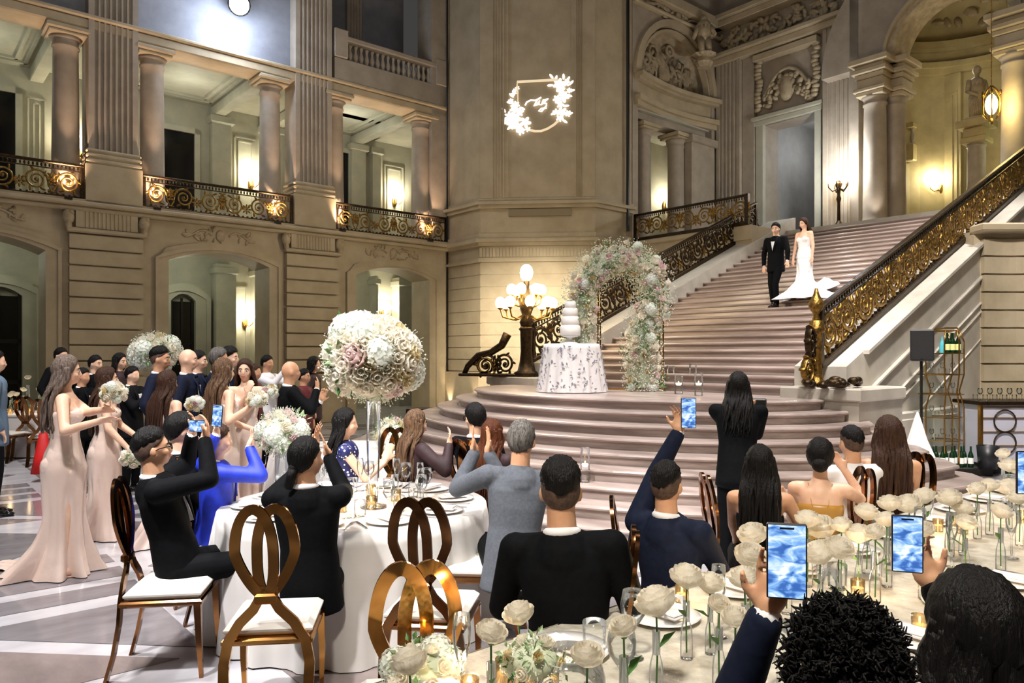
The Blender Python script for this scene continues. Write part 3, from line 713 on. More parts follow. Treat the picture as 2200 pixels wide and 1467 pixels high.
for i in range(45):
    t = rr.uniform(.6, 2.6); p = rr.uniform(.15, .8); q = apse_pt(t, 2.53*math.cos(p)); mb.ell((q[0], q[1], 10.75+1.85*math.sin(p)), (.05, rr.uniform(.1, .3), rr.uniform(.05, .14)), 7, 5, rot=Matrix.Rotation(rr.uniform(0, PI), 3, 'X'))
mb.build('carved_relief', STONE2, AP, smooth=True)
u = 23.5; a, b = WatU(2068, u), WatU(1962, u)
mb = MB(); mb.box(u-.15, u+.6, a, b, ZT, 9.85, ch=.02); mb.build('broad_pilaster', OCH, AP)
mb = MB()
for q in (.08, .2): mb.box(u-.18, u-.1, a+q, a+q+.03, ZT+.6, 9.4-q); mb.box(u-.18, u-.1, b-q-.03, b-q, ZT+.6, 9.4-q); mb.box(u-.18, u-.1, a+q, b-q, 9.37-q, 9.4-q)
mb.build('panel_moulding', OCH, AP)
# small balcony and short columns inside the arch
mb = MB(); u = 22.6; a, b = WatU(1962, u), WatU(1925, u); mb.box(u, u+.6, a, b, 7.4, 7.9, ch=.03); mb.box(u, u+.3, a, b, 8.35, 8.5, ch=.02); mb.box(u+.8, u+1, a, b+.4, 7.9, 9.8); mb.build('small_balcony', OCH, AP)
for i in range(3): obj('baluster', BAL, AP, (u+.15, a+(b-a)*(i+.5)/3, 7.88))
c = obj('column', COLM, AP, (22.8, WatU(1943, 22.8), ZT)); c.scale = (.7, .7, .64)
u = 22.0; w = WatU(2098, u); c = obj('column', COLM, AP, (u, w, ZT)); c.scale = (.85, .85, .66)
mb = MB(); 
for z0, z1, g in ((7.35, 7.5, .02), (7.5, 7.75, -.04), (7.75, 7.95, .1)): mb.box(u-.28-g, u+.28+g, w-.28-g, w+.28+g, z0, z1, ch=.02)
mb.build('entablature_block', OCH, AP)
s = empty('stone_statue', uw(u, w, 7.96), 0); tag(s, 'pale stone statue standing on a short column beside the glowing lantern', 'statue')
mb = MB(); mb.cap((-.08, 0, .05), (-.07, 0, .6), .1, .13); mb.cap((.08, -.04, .05), (.07, 0, .6), .1, .13); mb.cap((0, 0, .55), (0, 0, .95), .16, .2); mb.ell((0, -.02, 1.32), (.1, .11, .13)); mb.cap((0, 0, 1.05), (0, -.01, 1.25), .07, .06); mb.cap((-.2, 0, 1.02), (-.27, -.05, .75), .07, .05); mb.cap((-.27, -.05, .75), (-.1, -.18, .62), .05, .04); mb.cap((.2, 0, 1.02), (.3, 0, .72), .07, .05); mb.cap((.3, 0, .72), (.4, -.05, .5), .05, .04); mb.lathe([(.3, 0), (.3, .06), (.22, .08)], n=12)
for k in range(7): mb.cap((-.15+.05*k, -.1, .1), (-.1+.035*k, -.12, .65), .035, .03)
mb.build('figure', STONE2, s, smooth=True)
# east corner: banded wall piece beside the bar
EP = sroot('wall_right', 0)
x0 = (2108-1100)/1600*13.2; x1 = x0+1.0
mb = MB(); mb.box(x0-.1, x1+1.5, 13.25, 13.8, 0, 4.0); mb.build('wall_face', STONE, EP)
mb = MB(); mb.box(x0-.14, x1+1.5, 12.98, 13.3, 0, 1.0, ch=.03); mb.box(x0-.14, x1+1.5, 12.93, 13.3, 3.95, 4.1, ch=.03); mb.build('ledge_block', STONE, EP)
for k in range(9):
    pts = [(x0+.02+(x1-x0-.04)*i/8, 13.14+.07*math.sin(PI*i/8)) for i in range(9)]
    MB().prism(pts+[(x1-.02, 13.3), (x0+.02, 13.3)], 1.02+.3175*k, 1.02+.3175*(k+1)-.03).build('stone_course', STONE, EP)
mb = MB(); mb.box(x1+.02, x1+.3, 13.0, 13.3, 0, 4.0, ch=.03); mb.build('door_surround', STONE, EP)
# hall closed behind the camera (for light and reflections), high dim ceiling
BH = sroot('wall_rear', 0)
mb = MB(); mb.box(-14, 14, -12.3, -12, 0, 15); mb.box(14, 14.3, -12, 13, 0, 15); mb.build('wall_face', STONE, BH)
for i in range(9): mb = MB(); fluted(mb, -13+i*3, -12+i*3, -11.8, -12.0, 0, 15, 6, .05, side=1); mb.build('fluted_pilaster', STONE, BH)
# ---------- floor ----------
FL = sroot('floor')
MB().box(-14, 26, -16, 24, -.2, 0).build('marble_slab', FLOORW, FL)
nt = 0
def tile(poly, m):
    global nt; nt += 1
    mb = MB(); mb.prism(poly, 0, .004); mb.build('floor_tile', m, FL)
def infan(u, w): return ((u-UC)/5.4)**2+((w-WC)/6.3)**2 < 1 and u < 10.5
cells = []
for i in range(-3, 10):
    for j in range(-3, 13):
        u0 = -3.2+i*1.62+.0; w0 = j*1.62-.4; cu, cw = u0+.7, w0+.7
        x, y, _ = uw(cu, cw)
        if y < 1.2 or infan(cu, cw) or cw > 17.6 or abs(x/y) > .8: continue
        cells.append((math.hypot(x, y), u0, w0, (i+j) % 3))
cells.sort(); npc = 0
rest = MB()
for d, u0, w0, k in cells:
    if k == 0: ps = [([(u0+.08, w0+.1+.5*q), (u0+1.5, w0+.1+.5*q), (u0+1.5, w0+.42+.5*q), (u0+.08, w0+.42+.5*q)], TILEG) for q in range(3)]
    elif k == 1: ps = [([(u0+.76, w0+.06), (u0+1.48, w0+.76), (u0+.76, w0+1.46), (u0+.06, w0+.76)], TILEG)]
    else:
        g = .08; ps = [([(u0+g, w0+g+.1), (u0+1.3, w0+g+.1), (u0+g, w0+1.4)], TILEP), ([(u0+1.48, w0+.25), (u0+1.48, w0+1.48), (u0+.25, w0+1.48)], TILEG)]
    for p, m in ps:
        if npc < 240: tile(p, m); npc += 1
        else: rest.prism(p, 0, .004)
if rest.v: rest.build('floor_tile', TILEG, FL, kind='stuff')
# ================= lamps =================
GOLD = mat('polished_gold', 'd9a05c', .1, 1, c2='b87f42', sc=3)
GOLDW = mat('warm_gold', 'c99a4e', .22, 1)
def thin_glass(name, tint=(1, 1, 1), edge=.35, rough=.02):
    m = bpy.data.materials.new(name); m.use_nodes = True; nt = m.node_tree; nt.nodes.clear()
    o = nt.nodes.new('ShaderNodeOutputMaterial'); mx = nt.nodes.new('ShaderNodeMixShader'); tr = nt.nodes.new('ShaderNodeBsdfTransparent'); gl = nt.nodes.new('ShaderNodeBsdfGlossy'); lw = nt.nodes.new('ShaderNodeLayerWeight')
    lw.inputs['Blend'].default_value = edge; tr.inputs[0].default_value = (*tint, 1); gl.inputs['Roughness'].default_value = rough; gl.inputs['Color'].default_value = (.95, .97, 1, 1)
    mm = nt.nodes.new('ShaderNodeMath'); mm.operation = 'MULTIPLY'; mm.inputs[1].default_value = .85; nt.links.new(lw.outputs['Fresnel'], mm.inputs[0]); nt.links.new(mm.outputs[0], mx.inputs[0]); nt.links.new(tr.outputs[0], mx.inputs[1]); nt.links.new(gl.outputs[0], mx.inputs[2]); nt.links.new(mx.outputs[0], o.inputs[0]); return m
GLASS = thin_glass('clear_glass', (.97, .98, .98), .22)
def thing(name, label, cat, loc, rz=0, group=None):
    t = empty(name, loc, rz); tag(t, label, cat, group); return t
def sconce(loc, rz, label, glow=.09, w=18, col=(1, .92, .7), arms=2, glowm=None, push=.28):
    t = thing('wall_sconce', label, 'sconce', loc, rz)      # local -y points off the wall
    mb = MB(); mb.ell((0, 0, -.05), (.09, .03, .2), 10, 8); mb.build('back_plate', GILT, t, smooth=True)
    for s in ((-1, 1) if arms == 2 else (0,)):
        mb = MB(); mb.tube([(0, -.03, -.1), (s*.08, -.16, -.16), (s*.15, -.24, -.08), (s*.16, -.24, .02)], .014, 6); mb.lathe([(.02, 0), (.06, .03), (.05, .05)], (s*.16, -.24, .02), 10); am = mb.build('arm', GILT, t, smooth=True)
        mb = MB(); mb.ell((s*.16, -.24, .02+glow), (glow, glow, glow*1.25), 12, 8); mb.build('lamp_shade', glowm or GLOWC, am, smooth=True)
    m = Matrix.Rotation(rz, 3, 'Z') @ Vector((0, -push, .22)); point(Vector(loc)+m, w, col, .1)
    return t
def wloc(px, py, W):
    a = (px-1100)/1600.; Y = W/(CU-SU*a); return at(px, py, Y)
def uloc(px, py, U):
    a = (px-1100)/1600.; Y = U/(CU*a+SU); return at(px, py, Y)
sconce(wloc(539, 392, 22.86), PHI, 'glowing sconce on the gallery wall seen past the second round column', w=60)
sconce(wloc(848, 430, 22.86), PHI, 'glowing sconce in the gallery bay under the stone balustrade', w=60)
sconce(wloc(168, 330, 22.86), PHI, 'sconce glimpsed in the gap beside the left round column of the gallery', w=60)
sconce(wloc(526, 690, 22.86), PHI, 'glowing sconce on the wall behind the middle ground floor arch', w=42)
sconce(wloc(820, 668, 22.86), PHI, 'glowing sconce behind the arch that the tall flower ball stands before', w=42)
sconce(wloc(1428, 440, 16.56), PHI, 'glowing sconce behind the column under the arched niche', w=60, arms=1)
sconce(uloc(2018, 400, 23.3), PHI-PI/2, 'bright double sconce on the broad pilaster of the apse', w=30)
point(uw(22.2, 7.4, 9.3), 14, (1, .92, .7), .2); point(uw(22.3, 6.2, 7.0), 10, (.93, .97, .66), .2)
point(uw(23.5, 11.9, 8.6), 32, (.92, .95, 1), .3); point(uw(6.3, 21, 8.4), 30, (.95, .96, .85), .3); point(uw(11.0, 20.8, 8.4), 30, (.95, .97, .85), .3); point(uw(1.5, 21, 8.4), 28, (.95, .97, .82), .3)
for u in (1.4, 6.3, 11.0): point(uw(u, 21.2, 4.2), 26, (.95, 1, .8), .3)
# torchiere at the stair head
t = thing('floor_torchiere', 'tall dark branched torchiere glowing at the stair head beside a fluted pilaster', 'floor lamp', uw(20.3, WatU(1802, 20.3), ZT))
MB().lathe([(.3, 0), (.3, .1), (.16, .16), (.1, .3), (.05, .4)], n=12).build('base', BRONZE, t, smooth=True)
MB().lathe([(.045, .38), (.04, .9), (.07, 1.0), (.04, 1.1), (.06, 1.3), (.1, 1.42), (.05, 1.5)], n=10).build('pole', BRONZE, t, smooth=True)
for k in range(5):
    a = k*2*PI/5+.3; x, y = math.cos(a), math.sin(a)
    MB().tube([(0, 0, 1.3), (x*.16, y*.16, 1.22), (x*.26, y*.26, 1.34), (x*.26, y*.26, 1.46)], .02, 6).build('arm', BRONZE, t, smooth=True)
    MB().ell((x*.26, y*.26, 1.56), (.08, .08, .1), 10, 8).build('lamp_globe', GLOW, t, smooth=True)
l = Vector(t.location); point(l+Vector(uw(-.3, 0, 1.9)), 150, (.9, .95, 1), .15)
# lantern in the apse
t = thing('hanging_lantern', 'yellow glowing openwork lantern hanging on a chain in the apse arch', 'lantern', at(2130, 256, 17.3))
mb = MB()
for k in range(6):
    a = k*PI/3; x, y = math.cos(a), math.sin(a); mb.tube([(x*.1, y*.1, 0), (x*.19, y*.19, .12), (x*.2, y*.2, .5), (x*.1, y*.1, .68), (0, 0, .78)], .016, 6)
    mb.ell((x*.2, y*.2, .58), (.03, .03, .06), 6, 5)
mb.build('cage', GILT, t, smooth=True)
MB().ell((0, 0, .34), (.13, .13, .24), 12, 8).build('lamp_globe', mat('amber_glow', 'ffdc80', .5, emit='ffd060', es=14), t, smooth=True)
MB().tube([(0, 0, .75), (0, 0, 4.5)], .012, 5).build('chain', GILT, t)
MB().ell((0, 0, -.05), (.05, .05, .08), 8, 6).build('finial', GILT, t, smooth=True)
point(Vector(t.location)+Vector((0, -.3, .3)), 45, (1, .8, .35), .1)
# event lamp high on the gallery wall
t = thing('stage_light', 'very bright round stage lamp high above the gallery bay', 'lamp', wloc(514, 10, 18.2))
q = Vector((0, 0, CH))-Vector(t.location); t.rotation_euler = q.to_track_quat('-Y', 'Z').to_euler()
MB().lathe([(.12, -.3), (.24, -.2), (.27, .0)], n=16, m=Matrix.Rotation(PI/2, 4, 'X')).build('housing', BLACKW, t, smooth=True)
MB().lathe([(.23, .0), (.22, .03), (.1, .05)], n=20, m=Matrix.Rotation(PI/2, 4, 'X')).build('lens', mat('lamp_white', 'ffffff', .5, emit='eef4ff', es=60), t, smooth=True)
point(wloc(514, 40, 17.9), 170, (.72, .82, 1), .25)
# warm uplights at the feet of the gallery columns
for x in COLS:
    if x == .2: continue
    l = uw(x-.05, 18.16, 5.17); spot(l, uw(x, 18.66, 6.3), 330, 70, (1, .66, .45), .9, .05)
    MB().box(x-.12, x+.02, 18.12, 18.24, 5.1, 5.15).build('uplight_can', BLACKW, WL)
for x in (3.93, 8.7): spot(uw(x+.75, 18.2, 5.2), uw(x+.3, 18.5, 7.5), 22, 60, (1, .75, .5), .8, .05)
for x, y in ((12.8, 18.1), (12.7, 16.75)): spot(uw(x, y, .25), uw(13.05, y+.1, 1.6), 50, 50, (1, .78, .5), .8, .04)
spot(uw(18.5, 11.3, ZT+.1), uw(21.2, 13.4, 7.5), 70, 60, (1, .8, .6), .8, .05)
spot(uw(20.0, WatU(1880, 20.0), ZT+.1), uw(20.5, WatU(1882, 20.5), 7.5), 50, 60, (1, .9, .8), .8, .05)
spot(uw(12.0, 5.5, 7.5), uw(15, 5, 2.0), 10, 60, (1, .9, .8), .8, .05)
# ---- candelabrum on the left newel ----
NB = uw(9.75, 11.1, ZL+.15)
t = thing('newel_candelabrum', 'bronze candelabrum of glowing white globes on the left stair newel', 'lamp', NB, PHI)
MB().lathe([(.24, 0), (.24, .08), (.17, .12), (.13, .3), (.11, .5), (.12, .9), (.15, .95), (.1, 1.0)], n=16, fl=8, fa=.05).build('pedestal', BRONZE, t, smooth=True)
MB().lathe([(.1, .98), (.14, 1.08), (.08, 1.2), (.12, 1.32), (.2, 1.5), (.13, 1.62), (.06, 1.75), (.05, 1.95)], n=12, fl=6, fa=.08).build('stem', BRONZE, t, smooth=True)
def globes(n, r, z, s, a0):
    for k in range(n):
        a = a0+2*PI*k/n; x, y = math.cos(a), math.sin(a)
        am = MB().tube([(x*.08, y*.08, z-.25), (x*r*.5, y*r*.5, z-.33), (x*r*.9, y*r*.9, z-.28), (x*r, y*r, z-.13)], .018, 6).build('arm', GILT, t, smooth=True)
        mb = MB(); mb.lathe([(.02, -.14), (.06, -.1), (.05, -.09)], (x*r, y*r, z), 10); mb.build('cup', GILT, t, smooth=True)
        MB().ell((x*r, y*r, z), (s, s, s*1.15), 14, 10).build('lamp_globe', GLOW, am, smooth=True)
globes(8, .52, 1.46, .1, .2); globes(6, .3, 1.72, .1, .5)
MB().ell((0, 0, 2.06), (.13, .13, .17), 14, 10).build('lamp_globe', GLOW, t, smooth=True)
lp = Vector(NB); point(lp+Vector((0, -.1, 2.45)), 170, (1, .86, .62), .3); spot(lp+Vector((.1, .3, 2.0)), (.9, 21, 1.9), 2600, 62, (1, .88, .68), .9, .4, 'added_pier_spot')  # extra spot added beside the globes to brighten the lower pier
# scroll foot
t = thing('newel_scroll', 'dark bronze volute foot sweeping down beside the left newel lamp', 'ornament', uw(9.55, 11.45, ZL+.15), PHI-1.0)
pts = [(.0-.0, 0, .85), (-.12, 0, .62), (-.35, 0, .48), (-.62, 0, .42), (-.85, 0, .2), (-.92, 0, .05)]
MB().tube(pts, [.09, .08, .07, .07, .06, .05], 8).build('foot_rail', BRONZE, t, smooth=True)
s = obj('scroll', SCR_B, t, (-.45, 0, .22), sc=(1.0, 2.2, 1.0)); s = obj('scroll', SCR_G, t, (-.47, -.03, .21), sc=(.75, 2, .75)); s = obj('scroll', SCR_B, t, (-.05, 0, .25), sc=(-.8, 2.2, .9))
MB().box(-1.0, .25, -.14, .14, -.0, .06, ch=.02).build('base', BRONZE, t)
# ---- right newel ----
t = thing('newel_post', 'gilt bronze newel with urn finial at the foot of the right balustrade', 'post', uw(9.72, 5.08, ZL+.15), PHI)
MB().lathe([(.14, 0), (.14, .06), (.09, .1), (.08, .16), (.08, .72), (.11, .76), (.11, .8), (.09, .83), (.09, .9)], n=16, fl=8, fa=.06).build('shaft', GILT, t, smooth=True)
MB().lathe([(.045, .88), (.055, .92), (.035, .98), (.1, 1.08), (.105, 1.14), (.07, 1.2), (.04, 1.26), (.02, 1.34)], n=14).build('finial', GILT, t, smooth=True)
obj('scroll', SCR_G, t, (-.22, 0, .22), sc=(.7, 2.0, .8)); obj('scroll', SCR_B, t, (-.17, 0, .6), sc=(.35, 1.8, .9))
mb = MB()
for k in range(26): mb.ell((-.25+rr.uniform(-.25, .55), rr.uniform(-.55, .1), rr.uniform(.02, .1)), (rr.uniform(.05, .1), rr.uniform(.05, .1), .05), 7, 5)
mb.build('leaf_base', BRONZE, t, smooth=True)
# ================= flowers =================
PET = mat('rose_petal', 'fbf8f0', .5, c2='f1ead9', sc=9, sss=.25); PETP = mat('blush_petal', 'f3e0dd', .5, c2='e8cdd0', sc=9, sss=.25)
HYD = mat('hydrangea_petal', 'f8faf5', .55, c2='eaf0e6', sc=8, sss=.2); GREEN = mat('leaf_green', '5c8a48', .5, c2='3f6a33', sc=6); SAGE = mat('sage_green', 'a3b590', .6, c2='7f9a6c', sc=6)
GYP = mat('gypsophila_white', 'f4f5ee', .6, c2='dde2d2', sc=10); MOSS = mat('pale_moss', 'c6ccb6', .7, c2='aab496', sc=12); 
def petalize(m, f=.45):
    nt = m.node_tree; b = nt.nodes['Principled BSDF']; b.inputs['Subsurface Weight'].default_value = 0; o = nt.nodes['Material Output']; tl = nt.nodes.new('ShaderNodeBsdfTranslucent'); mx = nt.nodes.new('ShaderNodeMixShader'); mx.inputs[0].default_value = f
    src = b.inputs['Base Color']
    if src.links: nt.links.new(src.links[0].from_socket, tl.inputs[0])
    else: tl.inputs[0].default_value = src.default_value
    nt.links.new(b.outputs[0], mx.inputs[1]); nt.links.new(tl.outputs[0], mx.inputs[2]); nt.links.new(mx.outputs[0], o.inputs[0])
STEM = mat('stem_green', '4f7a3a', .5); PETC = mat('cream_petal', 'ecdfb8', .5, c2='d9c48e', sc=9, sss=.2)
for m_ in (PET, PETP, HYD, GYP, PETC): petalize(m_)
def rose_mesh(mt, hi=True, name='rose', opn=1.0):
    mb = MB(); r0 = random.Random(3); L = [(3, .2, 1.0), (4, .38, 1.0), (5, .56, .95), (6, .76, .85), (7, .95, .6)] if hi else [(3, .3, .95), (5, .62, .85), (6, .95, .6)]
    nu, nv = (7, 6) if hi else (3, 3)
    for li, (n, rad, ht) in enumerate(L):
        for k in range(n):
            a0 = 2*PI*k/n+li*.9+r0.uniform(-.1, .1); w = 2*PI/n*.78; v = []; f = []
            for j in range(nv+1):
                q = j/nv
                for i in range(nu+1):
                    p = 2*i/nu-1; a = a0+p*w*(.55+.6*math.sin(q*PI*.6))
                    rr_ = rad*(.3+.7*math.sin(min(1, q*1.5)*PI/2)**.8*(1-.18*max(0, q-.6)))*(1+.07*(p*p))
                    curl = .13*rad*rad*max(0, q-.72)/.28*opn
                    z = -.5+(ht+.4)*q*(1-.16*p*p*q)-curl*.7; rr_ += curl
                    v.append((rr_*math.cos(a), rr_*math.sin(a), z))
            for j in range(nv):
                for i in range(nu): b = j*(nu+1)+i; f.append((b, b+1, b+nu+2, b+nu+1))
            mb.add(v, f)
    mb.ell((0, 0, -.42), (.3, .3, .2), 8, 6); return mb.mesh(name, mt, True)
ROSEW = rose_mesh(PET, name='white_rose'); ROSEL = rose_mesh(PET, False, 'white_rose_small'); ROSEP = rose_mesh(PETP, False, 'blush_rose'); ROSEC = rose_mesh(PETC, False, 'cream_rose')
def hyd_mesh(name='hydrangea', n=90):
    mb = MB(); r0 = random.Random(5)
    mb.ell((0, 0, 0), .8, 10, 8)
    for i in range(n):
        z = 1-2*(i+.5)/n; rr_ = math.sqrt(1-z*z); a = i*2.39996; N = Vector((rr_*math.cos(a), rr_*math.sin(a), z))
        q = N.to_track_quat('Z', 'Y').to_matrix().to_4x4(); m = Matrix.Translation(N*r0.uniform(.86, 1.02)) @ q @ Matrix.Rotation(r0.uniform(0, 3), 4, 'Z')
        for k in range(4):
            b = k*PI/2; c, s = math.cos(b), math.sin(b); w = .11
            mb.add([(0, 0, 0), (c*.12-s*w, s*.12+c*w, .03), (c*.26, s*.26, .05), (c*.12+s*w, s*.12-c*w, .03)], [(0, 3, 2, 1)], m)
    return mb.mesh(name, HYD, False)
HYDM = hyd_mesh()
def leafspray(name, mt, n=14, s=.2, seed=1):
    mb = MB(); r0 = random.Random(seed)
    for i in range(n):
        d = Vector((r0.gauss(0, 1), r0.gauss(0, 1), r0.gauss(0, 1))).normalized(); u = d.orthogonal().normalized()
        b = d*s*r0.uniform(.3, .7); L = s*r0.uniform(.4, .7); w = L*.28; nrm = d.cross(u)
        mb.add([b, b+d*L*.4+u*w+nrm*.2*w, b+d*L, b+d*L*.4-u*w+nrm*.2*w, b+d*L*.5-nrm*w*.3], [(0, 1, 4), (1, 2, 4), (2, 3, 4), (3, 0, 4)])
    return mb.mesh(name, mt, False)
LEAFM = leafspray('leaf_spray', GREEN); SAGEM = leafspray('sage_spray', SAGE, 18, .2, 4)
def gyp(pts_fn, n, s, name, parent, stems=True, seed=1, mt=None):
    r0 = random.Random(seed); mb = MB()
    for i in range(n):
        c, b = pts_fn(r0); c = Vector(c); b = Vector(b); q = s*r0.uniform(.6, 1.3)
        mb.add([c+Vector((q, 0, 0)), c+Vector((0, q, 0)), c-Vector((q, 0, 0)), c-Vector((0, q, 0)), c+Vector((0, 0, q)), c-Vector((0, 0, q))],
               [(0, 1, 4), (1, 2, 4), (2, 3, 4), (3, 0, 4), (1, 0, 5), (2, 1, 5), (3, 2, 5), (0, 3, 5)])
        if stems and i % 3 == 0:
            d = (c-b); e = Vector((.0012, .0012, 0)); mb.add([b-e, b+e, c+e, c-e], [(0, 1, 2, 3)])
    return mb.build(name, mt or GYP, parent, kind='stuff')
def ball(name, label, loc, r, seed, n_rose=18, n_hyd=7, pink=.25, sq=.9, group=None, gn=900, cat='flowers', rs=.18):
    t = thing(name, label, cat, loc, 0, group); r0 = random.Random(seed); N = n_rose+n_hyd
    MB().ell((0, 0, 0), (r*.68, r*.68, r*.62*sq), 14, 10).build('foam_core', MOSS, t, smooth=True)
    idx = list(range(N)); r0.shuffle(idx)
    for q, i in enumerate(idx):
        z = 1-1.75*(i+.5)/N; rr_ = math.sqrt(max(0, 1-z*z)); a = i*2.39996; d = Vector((rr_*math.cos(a), rr_*math.sin(a), z))
        p = Vector((d.x*r*.82, d.y*r*.82, d.z*r*.82*sq)); e = (d+Vector((r0.uniform(-.2, .2), r0.uniform(-.2, .2), .15))).to_track_quat('Z', 'Y').to_euler()
        if q < n_hyd: obj('hydrangea', HYDM, t, p*.9, e, r*r0.uniform(.33, .42)*(1 if r > .2 else 1.15))['kind'] = 'stuff'
        else:
            m = ROSEP if r0.random() < pink else (ROSEC if r0.random() < .12 else ROSEL); obj('rose', m, t, p, e, r*rs*r0.uniform(.8, 1.25))
    for i in range(7):
        d = Vector((r0.gauss(0, 1), r0.gauss(0, 1), r0.gauss(0, .8))).normalized(); obj('leaf_spray', LEAFM if i % 2 else SAGEM, t, (d.x*r*.78, d.y*r*.78, d.z*r*.78*sq), (r0.uniform(0, 6),)*3, r*2.2)['kind'] = 'stuff'
    def pf(q):
        d = Vector((q.gauss(0, 1), q.gauss(0, 1), q.gauss(0, 1))).normalized(); k = q.uniform(.8, 1.0)+abs(q.gauss(0, .06)); return (d.x*r*k, d.y*r*k, d.z*r*k*sq), (d.x*r*.7, d.y*r*.7, d.z*r*.7*sq)
    gyp(pf, gn, r*.02, 'gypsophila', t, seed=seed)
    return t
TC = (-1.09, 5.2)
def glassv(name, label, loc, prof, inner=.004, group=None, cat='vase', n=24, mt=None):
    pr = prof+[(max(.002, a-inner), b) for a, b in reversed(prof[1:])]
    mb = MB(); v = []; f = []; 
    for a, z in pr:
        for i in range(n): t = 2*PI*i/n; v.append((a*math.cos(t), a*math.sin(t), z))
    for k in range(len(pr)-1):
        for i in range(n): j = (i+1) % n; f.append((k*n+i, k*n+j, k*n+n+j, k*n+n+i))
    f.append(tuple(range(n-1, -1, -1))); f.append(tuple(range((len(pr)-1)*n, len(pr)*n))); mb.add(v, f)
    me = mb.mesh(name, mt or GLASS, True); o = obj(name, me, None, loc); tag(o, label, cat, group); return o
glassv('trumpet_vase', 'tall clear trumpet vase holding the big flower ball on the round table', (-.94, 5.05, .765), [(.09, 0), (.09, .015), (.03, .03), (.035, .1), (.045, .4), (.05, .72)], cat='vase')
ball('flower_ball', 'large white and blush flower ball raised over the round table', (-.945, 5.05, 1.77), .335, 3, 84, 12, .1, .9, gn=2200, rs=.225)
r0 = random.Random(2)
# ---- floral arch by the cake ----
FA = thing('floral_arch', 'curving floral arch with gold frame beside the cake table', 'arch', (1.2, 12.0, ZL))
def fa(px, py): return ((px-1100)/1600*12.0-1.2, 0, CH-(py-762)/1600*12.0-ZL)
path = [fa(*p) for p in ((1252, 745), (1246, 690), (1246, 640), (1262, 592), (1300, 558), (1350, 556), (1392, 580), (1408, 620), (1398, 665), (1378, 710), (1378, 760), (1384, 800), (1384, 832))]
def pt_on(t):
    t *= len(path)-1; i = min(int(t), len(path)-2); q = t-i; return Vector(path[i]).lerp(Vector(path[i+1]), q)
for px in (1284, 1291, 1419, 1427):
    b = fa(px, 840); tp = fa(px, 585); MB().box(b[0]-.012, b[0]+.012, -.05+(px % 2)*.12, -.026+(px % 2)*.12, 0, tp[2]).build('frame_tube', GOLDW, FA)
for z in (.02, 1.9): b = fa(1284, 840); c = fa(1427, 840); MB().box(b[0], c[0], .05, .074, z, z+.024).build('frame_tube', GOLDW, FA)
mb = MB(); mb.tube([pt_on(i/30) for i in range(31)], .12, 8); mb.build('moss_core', MOSS, FA)
for i in range(290):
    t = r0.random(); c = pt_on(t); R_ = .27 if t < .75 else .3; 
    d = Vector((r0.gauss(0, 1), r0.gauss(0, .8)-.4, r0.gauss(0, 1))).normalized(); p = c+d*R_*r0.uniform(.75, 1.05)
    e = (d+Vector((0, 0, .2))).to_track_quat('Z', 'Y').to_euler(); x = r0.random()
    if p.z < .04: p.z = .06
    if x < .07: obj('hydrangea', HYDM, FA, p*1, e, r0.uniform(.07, .11))['kind'] = 'stuff'
    elif x < .45: obj('rose', ROSEL, FA, p, e, r0.uniform(.045, .072))
    elif x < .65: obj('rose', ROSEP, FA, p, e, r0.uniform(.045, .065))
    elif x < .78: obj('rose', ROSEC, FA, p, e, r0.uniform(.03, .045))
    else: obj('leaf_spray', SAGEM if r0.random() < .65 else LEAFM, FA, p, e, r0.uniform(.45, .7))['kind'] = 'stuff'
def pfa(q):
    t = q.random(); c = pt_on(t); d = Vector((q.gauss(0, 1), q.gauss(0, 1), q.gauss(0, 1))).normalized(); p = c+d*q.uniform(.2, .38); p.z = max(.02, p.z); return p, c+d*.12
gyp(pfa, 8000, .0105, 'gypsophila', FA, seed=8)
# ---- cake table ----
LN = mat('white_linen', 'e6e2e0', .8, c2='d8d4d4', sc=3, bump=.05, bsc=80); SAT = mat('satin_cloth', 'd9d6d2', .42, c2='c9c6c4', sc=2, sheen=.3)
def skirt(r_top, r_bot, z0, z1, nf, amp, name, mt, parent, n=120, rows=10, seed=1, flat=True, uneven=.0):
    r_ = random.Random(seed); ph = [r_.uniform(0, 6) for _ in range(4)]; v = []; f = []
    for j in range(rows+1):
        q = j/rows; z = z1+(z0-z1)*q; r = r_top+(r_bot-r_top)*q**1.0
        for i in range(n):
            a = 2*PI*i/n; w = amp*(q**.7)*(math.sin(nf*a+ph[0])+.45*math.sin((nf*1.7//1)*a+ph[1]+q)+.3*math.sin(3*a+ph[2]))
            v.append(((r+w)*math.cos(a), (r+w)*math.sin(a), max(z+(uneven*math.sin(4*a+ph[3]) if j == rows else 0), .002)))
    for j in range(rows):
        for i in range(n): k = (i+1) % n; f.append((j*n+i, j*n+n+i, j*n+n+k, j*n+k))
    if flat:
        m = 6; b = len(v)
        for a_ in (.9, .5): v += [(r_top*a_*math.cos(2*PI*i/n), r_top*a_*math.sin(2*PI*i/n), z1+.004) for i in range(n)]
        for i in range(n): k = (i+1) % n; f.append((i, k, b+k, b+i)); f.append((b+i, b+k, b+n+k, b+n+i))
        f.append(tuple(b+n+i for i in range(n)))
    mb = MB(); mb.add(v, f); return mb.build(name, mt, parent, smooth=True)
ct = thing('cake_table', 'small round cake table under an embroidered floor length cloth', 'table', (.94, 11.75, ZL))
MB().lathe([(.4, .72), (.4, .745)], n=24).build('table_top', BLACKW, ct); MB().lathe([(.2, 0), (.2, .03), (.03, .06), (.03, .72)], n=12).build('leg', BLACKW, ct)
cc = empty('tablecloth', (.94, 11.75, ZL)); tag(cc, 'white cloth embroidered with grey sprigs on the cake table', 'tablecloth')
skirt(.44, .55, .01, .755, 16, .018, 'cloth', LN, cc, seed=4)
mb = MB(); q = random.Random(6)
